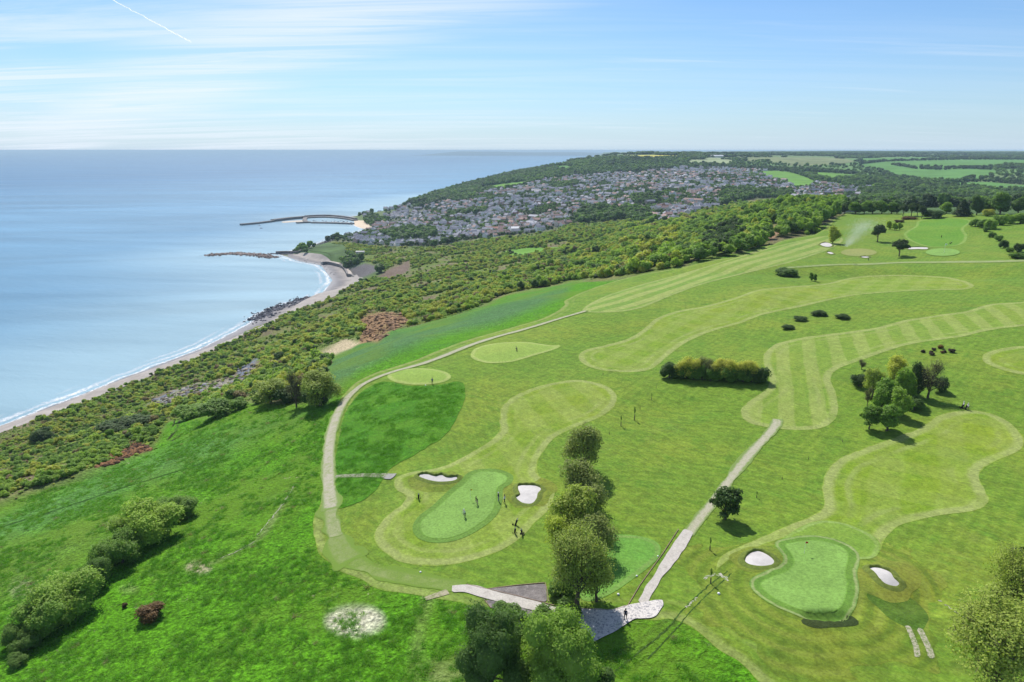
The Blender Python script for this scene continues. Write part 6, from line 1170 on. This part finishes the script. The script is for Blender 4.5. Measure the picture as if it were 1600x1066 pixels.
# ------------------------------------------------------------------ people (one continuous body grown over a skeleton) and what they carry
def cloth(name, c): return m_plain(name, c, .85, .15, .08, 6)
SKIN, HAIR = cloth('skin', (0.50, 0.32, 0.24)), cloth('hair', (0.07, 0.05, 0.035)); WHITE = cloth('white cloth', (0.75, 0.75, 0.74)); NAVY = cloth('navy cloth', (0.03, 0.04, 0.08)); BLACKC = cloth('black cloth', (0.02, 0.02, 0.022)); GREYC = cloth('grey cloth', (0.22, 0.24, 0.28)); BEIGE = cloth('beige cloth', (0.42, 0.36, 0.27)); BLUEC = cloth('pale blue cloth', (0.28, 0.38, 0.52)); SHOE = cloth('shoe', (0.30, 0.30, 0.30))
def person(px_, py_, yaw_, pose, top, bottom, cap, label, hscale=1.0, cat='person'):
    lean = {'putt': .42, 'stand': .03, 'walk': .06, 'crouch': .5}[pose]; kn = {'putt': .10, 'stand': .0, 'walk': .0, 'crouch': .35}[pose]; hipz = .92 - (.34 if pose == 'crouch' else .03 if pose == 'putt' else 0)
    def up(s): return (0, math.sin(lean) * s, hipz + math.cos(lean) * s)
    P_, E_, Rr = [], [], []
    def v(p, r, par=None):
        P_.append(p); Rr.append(r)
        if par is not None: E_.append((par, len(P_) - 1))
        return len(P_) - 1
    pel = v((0, 0, hipz), (.165, .12)); w1 = v(up(.18), (.145, .11), pel); ch = v(up(.40), (.18, .125), w1); nk = v(up(.55), (.062, .062), ch); hl = up(.63); hd = v((hl[0], hl[1] + .02, hl[2] + .02), (.085, .095), nk); ht = v((hl[0], hl[1] + .02, hl[2] + .14), (.075, .085), hd)
    st = .18 if pose == 'walk' else 0
    for s in (-1, 1):
        hp = v((s * .10, 0, hipz - .06), (.095, .095), pel); k_ = v((s * .12, kn + s * st * .5, .50 - (.12 if pose == 'crouch' else 0)), (.062, .062), hp); a_ = v((s * .13, -kn * .2 + s * st - (.02), .09), (.042, .045), k_); v((s * .14, .13 - kn * .2 + s * st, .045), (.042, .032), a_)
        sh = up(.47); shv = v((s * .185, sh[1], sh[2]), (.062, .06), ch)
        if pose == 'putt': el = (s * .17, sh[1] + .14, sh[2] - .27); ha = (s * .03, sh[1] + .27, sh[2] - .47)
        elif pose == 'crouch': el = (s * .2, sh[1] + .15, sh[2] - .22); ha = (s * .08, sh[1] + .3, sh[2] - .4)
        elif pose == 'walk': el = (s * .24, sh[1] - s * .08, sh[2] - .28); ha = (s * .22, sh[1] + .12 - s * .12, sh[2] - .48)
        else: el = (s * .25, sh[1] - .02, sh[2] - .29); ha = (s * (.24 if s < 0 else .10), sh[1] + .12, sh[2] - .50)
        e_ = v(el, (.044, .044), shv); h_ = v(ha, (.032, .03), e_)
        for fx in (-.018, .002, .02): v((ha[0] + fx, ha[1] + .03, ha[2] - .085), (.011, .011), h_)
        v((ha[0] - s * .045, ha[1] + .03, ha[2] - .03), (.012, .012), h_)
    me = bpy.data.meshes.new('body'); me.from_pydata(P_, E_, []); o = bpy.data.objects.new('tmp', me); COL.objects.link(o); sk = o.modifiers.new('s', 'SKIN'); sk.use_smooth_shade = True
    for i, r in enumerate(Rr): me.skin_vertices[0].data[i].radius = r
    me.skin_vertices[0].data[0].use_root = True
    sb = o.modifiers.new('d', 'SUBSURF'); sb.levels = 1; sb.render_levels = 1
    dg = bpy.context.evaluated_depsgraph_get(); m2 = bpy.data.meshes.new_from_object(o.evaluated_get(dg)); bpy.data.objects.remove(o)
    m2.name = 'body'; m2.materials.clear()
    for m in (SKIN, top, bottom, SHOE): m2.materials.append(m)
    wz = up(.06)[2]; nz = up(.53); 
    for f in m2.polygons:
        c = f.center; head = (c - Vector(hl)).length < .20 and c.z > nz[2] - .03; hand = pose != 'none' and min((c - Vector(q)).length for q in [Vector(P_[i]) for i in range(len(P_)) if Rr[i][0] in (.032, .011, .012)]) < .06
        f.material_index = 0 if head or hand else 3 if c.z < .08 else 2 if (c.z < wz and abs(c.x) < .21) else 1
    p = ground(px_, py_); e = thing('person', tuple(p + np.array([0, 0, .02])), label, cat); e.rotation_euler = (0, 0, yaw_); e.scale = (hscale,) * 3
    link('body', m2, parent=e)
    hc = np.array([hl[0], hl[1] + .02, hl[2] + .085]); q = ICV.copy(); q[:, 2] = np.maximum(q[:, 2], -.25); q = q * [.105, .118, .125] + hc + [0, -.012, .03]
    link('cap' if cap is not HAIR else 'hair', mesh_np('cap', q, ICF, cap, True), parent=e)
    fz = hc + [0, .105, 0]; V, F, M = [], [], []
    for s in (-1, 1): box_mb(V, F, M, s * .032 - .012, s * .032 + .012, fz[1] - .02, fz[1] - .006, fz[2] + .0, fz[2] + .016)
    link('eyes', mesh_np('eyes', V, F, HAIR), parent=e); V, F, M = [], [], []; box_mb(V, F, M, -.012, .012, fz[1] - .02, fz[1] + .012, fz[2] - .035, fz[2] - .005); link('nose', mesh_np('nose', V, F, SKIN), parent=e)
    return e, up
METAL = m_plain('club steel', (0.55, 0.56, 0.58), .3, .6); BAGM = [cloth('black bag', (0.018, 0.018, 0.022)), cloth('dark grey bag', (0.06, 0.06, 0.07))]; RUB = m_plain('rubber', (0.02, 0.02, 0.02), .8, .2)
def club(loc, yaw_, tilt, label):
    v_, f_, _p = tube_np((0, 0, 0), (0, 0, .88), .009, .014, 6); e = thing('golf_club', loc, label, 'golf club'); e.rotation_euler = (tilt, 0, yaw_); link('shaft', mesh_np('shaft', v_, f_, METAL), parent=e); V, F, M = [], [], []; box_mb(V, F, M, -.06, .06, -.02, .02, -.01, .03); link('club_head', mesh_np('club_head', V, F, METAL), parent=e)
PE = [(726.5, 808.5, 2.6, 'putt', WHITE, NAVY, WHITE, 'golfer in white top and dark trousers putting, lowest on the green'), (746, 789, 2.2, 'putt', BLACKC, BEIGE, HAIR, 'golfer in a black top bending over on the green'), (779, 783.5, 2.0, 'stand', NAVY, GREYC, WHITE, 'golfer in navy top standing at the right edge of the green'), (788.5, 787.5, 1.2, 'walk', WHITE, BLACKC, BLACKC, 'golfer in white top and black trousers beside the hourglass bunker'),
      (675.5, 600.5, .4, 'stand', GREYC, BLACKC, HAIR, 'golfer in dark clothes on the oval tee above the long grass'), (808, 549, 1.0, 'crouch', NAVY, BLACKC, HAIR, 'golfer crouching on the tee beside the coastal path'), (977, 969, 2.8, 'walk', NAVY, BLACKC, HAIR, 'walker in dark clothes on the stone paving'),
      (1505, 639, 1.2, 'walk', WHITE, BLACKC, WHITE, 'golfer in a white top with trolleys beside the tree clump'), (1512, 641, 1.8, 'walk', WHITE, NAVY, WHITE, 'second golfer in a white top, right of the trolleys near the clump'), (1471, 372, .2, 'stand', BLACKC, BLACKC, HAIR, 'distant golfer standing on the far fairway'), (1485, 382, 1.5, 'crouch', BLACKC, NAVY, HAIR, 'distant golfer bending down above the small far green'), (1357, 408, 1.5, 'walk', BLACKC, NAVY, HAIR, 'distant golfer near the dry tee mound')]
for i, a in enumerate(PE):
    e, up_ = person(*a, hscale=1.08 if i < 8 else 1.0)
    if a[3] == 'putt':
        f = Vector((-math.sin(a[2]), math.cos(a[2]), 0)) * .62; club((e.location.x + f.x, e.location.y + f.y, e.location.z), a[2], .28, 'steel putter held by the golfer in the %s top' % ('white' if i == 0 else 'black'))
v_, f_, _p = tube_np((0, 0, .12), (0, -.22, .92), .12, .15, 10); f_ = f_ + [tuple(range(9, -1, -1)), tuple(range(len(v_) - 10, len(v_)))]; BAGV = mesh_np('bag_body', v_, f_, BAGM[0]); v_, f_, _p = tube_np((-.03, 0, 0), (.03, 0, 0), .14, .14, 12); f_ = f_ + [tuple(range(11, -1, -1)), tuple(range(12, 24))]; WHL = mesh_np('wheel', v_, f_, RUB); v_, f_, _p = tube_np((0, .02, .2), (0, -.55, 1.05), .018, .018, 6); HDL = mesh_np('handle', v_, f_, RUB)
V, F = [], []
for k_ in range(6):
    v_, f_, _p = tube_np((.06 * math.cos(k_), -.2 + .06 * math.sin(k_), .9), (.09 * math.cos(k_), -.32 + .08 * math.sin(k_), 1.18 + .02 * k_), .012, .03, 5); F += [tuple(i + len(V) for i in f) for f in f_]; V += list(v_)
CLB = mesh_np('clubs', V, F, METAL); v_, f_, _p = tube_np((-.3, 0, .14), (.3, 0, .14), .015, .015, 6); AXL = mesh_np('axle', v_, f_, RUB); v_, f_, _p = tube_np((0, .05, .1), (0, .42, .1), .015, .012, 6); FRK = mesh_np('front_fork', v_, f_, RUB)
for bx_, by_, yw, lb in ((654, 780, .3, 'black golf trolley alone left of the green'), (805.5, 821, 1.4, 'black golf trolley, uppermost of three parked right of the green'), (804.5, 834, .2, 'black golf trolley, lower left of three parked right of the green'), (816, 836, 5.7, 'black golf trolley, rightmost of three parked near the green'), (1508.5, 639.5, 1.1, 'loaded golf trolley between the two golfers near the clump'), (1502.5, 638, .5, 'golf trolley left of the two golfers near the clump'), (1486, 381, .6, 'distant golf trolley above the small far green')):
    e = thing('golf_trolley', tuple(ground(bx_, by_)), lb, 'golf trolley'); e.rotation_euler = (0, 0, yw); e.scale = (1.15,) * 3; link('bag', BAGV, parent=e); link('handle', HDL, parent=e); link('clubs', CLB, parent=e, kind='stuff'); link('axle', AXL, parent=e); link('front_fork', FRK, parent=e)
    for sx_, yy_ in ((-.3, 0), (.3, 0), (0, .42)): link('wheel', WHL, parent=e, loc=(sx_, yy_, .14))
# flags, tee markers
POLE = m_plain('white pole', (0.8, 0.8, 0.78), .4, .4); REDF = m_plain('red flag', (0.55, 0.04, 0.03), .8, .1); YELF = m_plain('yellow flag', (0.7, 0.55, 0.05), .8, .1)
v_, f_, _p = tube_np((0, 0, 0), (0, 0, 2.3), .02, .015, 6); PM = mesh_np('pole', v_, f_, POLE)
for bx_, by_, mt, lb in ((1475, 396, POLE, 'tall white flagstick on the small far green'), (1256.5, 866, REDF, 'flagstick with small red flag on the lower green'), (735, 781, YELF, 'flagstick with yellow flag on the green with golfers')):
    e = thing('flagstick', tuple(ground(bx_, by_)), lb, 'flagstick'); link('pole', PM, parent=e); 
    if bx_ == 1475: e.scale = (2.2, 2.2, 2.2)
    fl = mesh_np('flag', [(0.015, 0, 1.95), (.2, .03, 1.92), (.4, -.02, 1.96), (.4, -.02, 2.25), (.2, .03, 2.24), (.015, 0, 2.28)], [(0, 1, 4, 5), (1, 2, 3, 4)], mt); link('flag', fl, parent=e)
for bx_, by_, r_, lb in ((657, 895, .17, 'white ball marker on the grass below the left green'), (966, 930, .2, 'white tee marker at the near end of the deep green tee'), (995, 901, .16, 'white tee marker at the right side of the deep green tee'), (1123, 929, .22, 'white ball marker beside the lowest sapling'), (665, 603, .2, 'white tee marker on the oval tee above the long grass'), (1028, 870, .14, 'pale tee marker at the corner of the deep green tee')):
    q = ICV * r_; q[:, 2] = q[:, 2] * .85 + r_ * .7; me = mesh_np('tee_marker', q, ICF, POLE, True); link('tee_marker', me, loc=tuple(ground(bx_, by_)), label=lb, category='tee marker')
# narrow strips of bare stones below the bank
for pts, w_, lb in (([(1418, 978), (1424, 992), (1431, 1010), (1434, 1028)], .7, 'left strip of pale rubble below the bank'), ([(1436, 982), (1444, 998), (1452, 1015), (1456, 1030)], .8, 'right strip of pale rubble below the bank'), ([(1459, 932), (1475, 944), (1495, 958), (1512, 971)], .35, 'thin bare furrow beside the olive trees')):
    sheet('rubble_strip', ribbon(pts, w_), m_path('rubble', (0.38, 0.35, 0.26), (0.13, 0.18, 0.05), 2.5, .4, .62), 3, label=lb)
def strip(name, pts, w, mat, lift, label, wob=.35, seed=1, kind='structure', taper=True):
    g_ = ground([q[0] for q in pts], [q[1] for q in pts])[:, :2]; c_ = catmull(g_, False, 10); rr_ = np.random.default_rng(seed); c_ = c_ + rr_.normal(size=c_.shape) * w * wob; d_ = np.gradient(c_, axis=0); d_ /= np.linalg.norm(d_, axis=1)[:, None] + 1e-9; n_ = np.c_[-d_[:, 1], d_[:, 0]]
    ww = w * (.6 + .8 * rr_.random(len(c_))) * (np.sin(np.linspace(.1, math.pi - .1, len(c_))) ** .5 if taper else 1); a_, b_ = c_ + n_ * ww[:, None] / 2, c_ - n_ * ww[:, None] / 2
    V = [(p_[0], p_[1], float(Hg(*p_)) + lift) for p_ in a_] + [(p_[0], p_[1], float(Hg(*p_)) + lift) for p_ in b_]; n0 = len(c_); F = [(i, i + 1, n0 + i + 1, n0 + i) for i in range(n0 - 1)]; link(name, mesh_np(name, V, F, mat), kind=kind, label=label)
CRK = m_plain('dark fissure earth', (0.022, 0.016, 0.010), .95, .05, .3); GRVL = m_path('pale stones', (0.42, 0.40, 0.33), (0.12, 0.19, 0.03), 3.0, .42, .6)
for i, (pts, w_, lb) in enumerate((([(256, 653), (251, 664), (241, 672), (228, 681)], .8, 'widest dark crack torn across the turf at the field edge'), ([(274, 654), (272, 661), (268, 668)], .4, 'short thin crack in the turf beside the widest one'), ([(276, 673), (268, 680), (262, 688)], .65, 'middle dark crack in the slipping turf'), ([(287, 676), (279, 683), (271, 688)], .6, 'lowest dark crack in the slipping turf'))): strip('turf_crack', pts, w_, CRK, .06, lb, seed=i)
strip('furrow', [(0, 824), (60, 806), (130, 783), (200, 760), (262, 741), (325, 722)], .38, m_plain('trodden furrow', (0.030, 0.085, 0.012), .95, .05, .4), .05, 'dark trodden line crossing the upper meadow', .25, 7, taper=False)
for i, (pts, w_) in enumerate((([(1137, 893), (1108, 915), (1075, 945), (1040, 985), (1000, 1018), (960, 1050)], .2), ([(1143, 897), (1112, 924), (1085, 950), (1050, 990), (1012, 1030)], .18))): strip('wheel_rut', pts, w_, m_plain('rut earth', (0.045, 0.09, 0.018), .95, .05, .5), .05, '%s dark wheel rut leading down from the rounded bunker' % ['upper', 'lower'][i], .25, 20 + i, taper=False)
for i, (pts, w_, lb) in enumerate((([(460, 758), (452, 772), (440, 790), (420, 815), (400, 838)], .22, 'broken pale stony line down the meadow'), ([(400, 845), (370, 862), (345, 872)], .2, 'lower end of the stony line in the meadow'), ([(1100, 905), (1112, 899), (1128, 900), (1137, 908)], .45, 'pale scuffed stones round the lowest sapling'), ([(1072, 950), (1080, 942), (1090, 934)], .25, 'scattered pale stones along the ruts'))): strip('stony_line', pts, w_, GRVL, .055, lb, .5, 30 + i)
# irrigation spray: a plume of fine drops drifting down wind
g = np.random.default_rng(6); p0 = ground(1322, 386); p1 = ground(1356, 352) - p0; n = 15000; t_ = g.random(n) ** .8; ln = 34.0; q = np.c_[p0[0] + t_ * p1[0] + g.normal(size=n) * (.8 + 4.5 * t_), p0[1] + t_ * p1[1] + g.normal(size=n) * (1 + 5 * t_), np.zeros(n)]; q[:, 2] = Hg(q[:, 0], q[:, 1]) + np.abs(.2 + 5.2 * t_ * g.random(n) + g.normal(size=n) * .4)
s_ = .045 + .05 * g.random(n); d1 = g.normal(size=(n, 3)); d1 /= np.linalg.norm(d1, axis=1)[:, None]; d2 = np.cross(d1, g.normal(size=(n, 3))); d2 /= np.linalg.norm(d2, axis=1)[:, None]
V = np.stack([q + d1 * s_[:, None], q - d1 * s_[:, None] * .5 + d2 * s_[:, None] * .87, q - d1 * s_[:, None] * .5 - d2 * s_[:, None] * .87], 1).reshape(-1, 3); t = NT('spray drops'); tr = t.n('ShaderNodeBsdfTranslucent'); tr.inputs[0].default_value = (.9, .92, .95, 1); df = t.n('ShaderNodeBsdfDiffuse'); df.inputs[0].default_value = (.9, .92, .95, 1); mx = t.n('ShaderNodeMixShader'); mx.inputs[0].default_value = .5; t.t.links.new(tr.outputs[0], mx.inputs[1]); t.t.links.new(df.outputs[0], mx.inputs[2]); t.t.links.new(mx.outputs[0], t.out.inputs[0])
link('water_spray', mesh_np('water_spray', V, np.arange(n * 3).reshape(n, 3), t.m), kind='stuff', label='white plume of irrigation spray drifting over the far course')

# contrail high above the sea
ctm = NT('contrail ice'); df = ctm.n('ShaderNodeBsdfTranslucent'); df.inputs[0].default_value = (.95, .95, .95, 1); tr = ctm.n('ShaderNodeBsdfTransparent'); mx = ctm.n('ShaderNodeMixShader'); ctm.put(mx.inputs[0], ctm.rng(ctm.noise(0.0006, 4, .7), .3, .7, .25, .75)); ctm.t.links.new(tr.outputs[0], mx.inputs[1]); ctm.t.links.new(df.outputs[0], mx.inputs[2]); ctm.t.links.new(mx.outputs[0], ctm.out.inputs[0])
ca_, cb_ = [np.array([*map(float, at_z(a, b, 9200.0)), 9200.0]) for a, b in ((150, -14), (298, 65))]; v_, f_, _p = tube_np(ca_, cb_, 22, 60, 8, 25, np.random.default_rng(1), 30)
link('contrail', mesh_np('contrail', v_, f_, ctm.m, True), label='thin white aircraft contrail high in the sky above the sea', category='contrail')

# ------------------------------------------------------------------ haze over the whole country
hz = NT('haze'); pv = hz.n('ShaderNodeVolumePrincipled'); pv.inputs['Color'].default_value = (0.62, 0.83, 0.98, 1); pv.inputs['Density'].default_value = 5.5e-5; pv.inputs['Anisotropy'].default_value = 0.0; hz.t.links.new(pv.outputs[0], hz.out.inputs['Volume'])
V, F, M = [], [], []; box_mb(V, F, M, -64000, 64000, -4000, 62500, -60, 205); link('haze', mesh_np('haze', V, F, hz.m), kind='stuff', label='thin blue summer haze that pales the far land and sea')
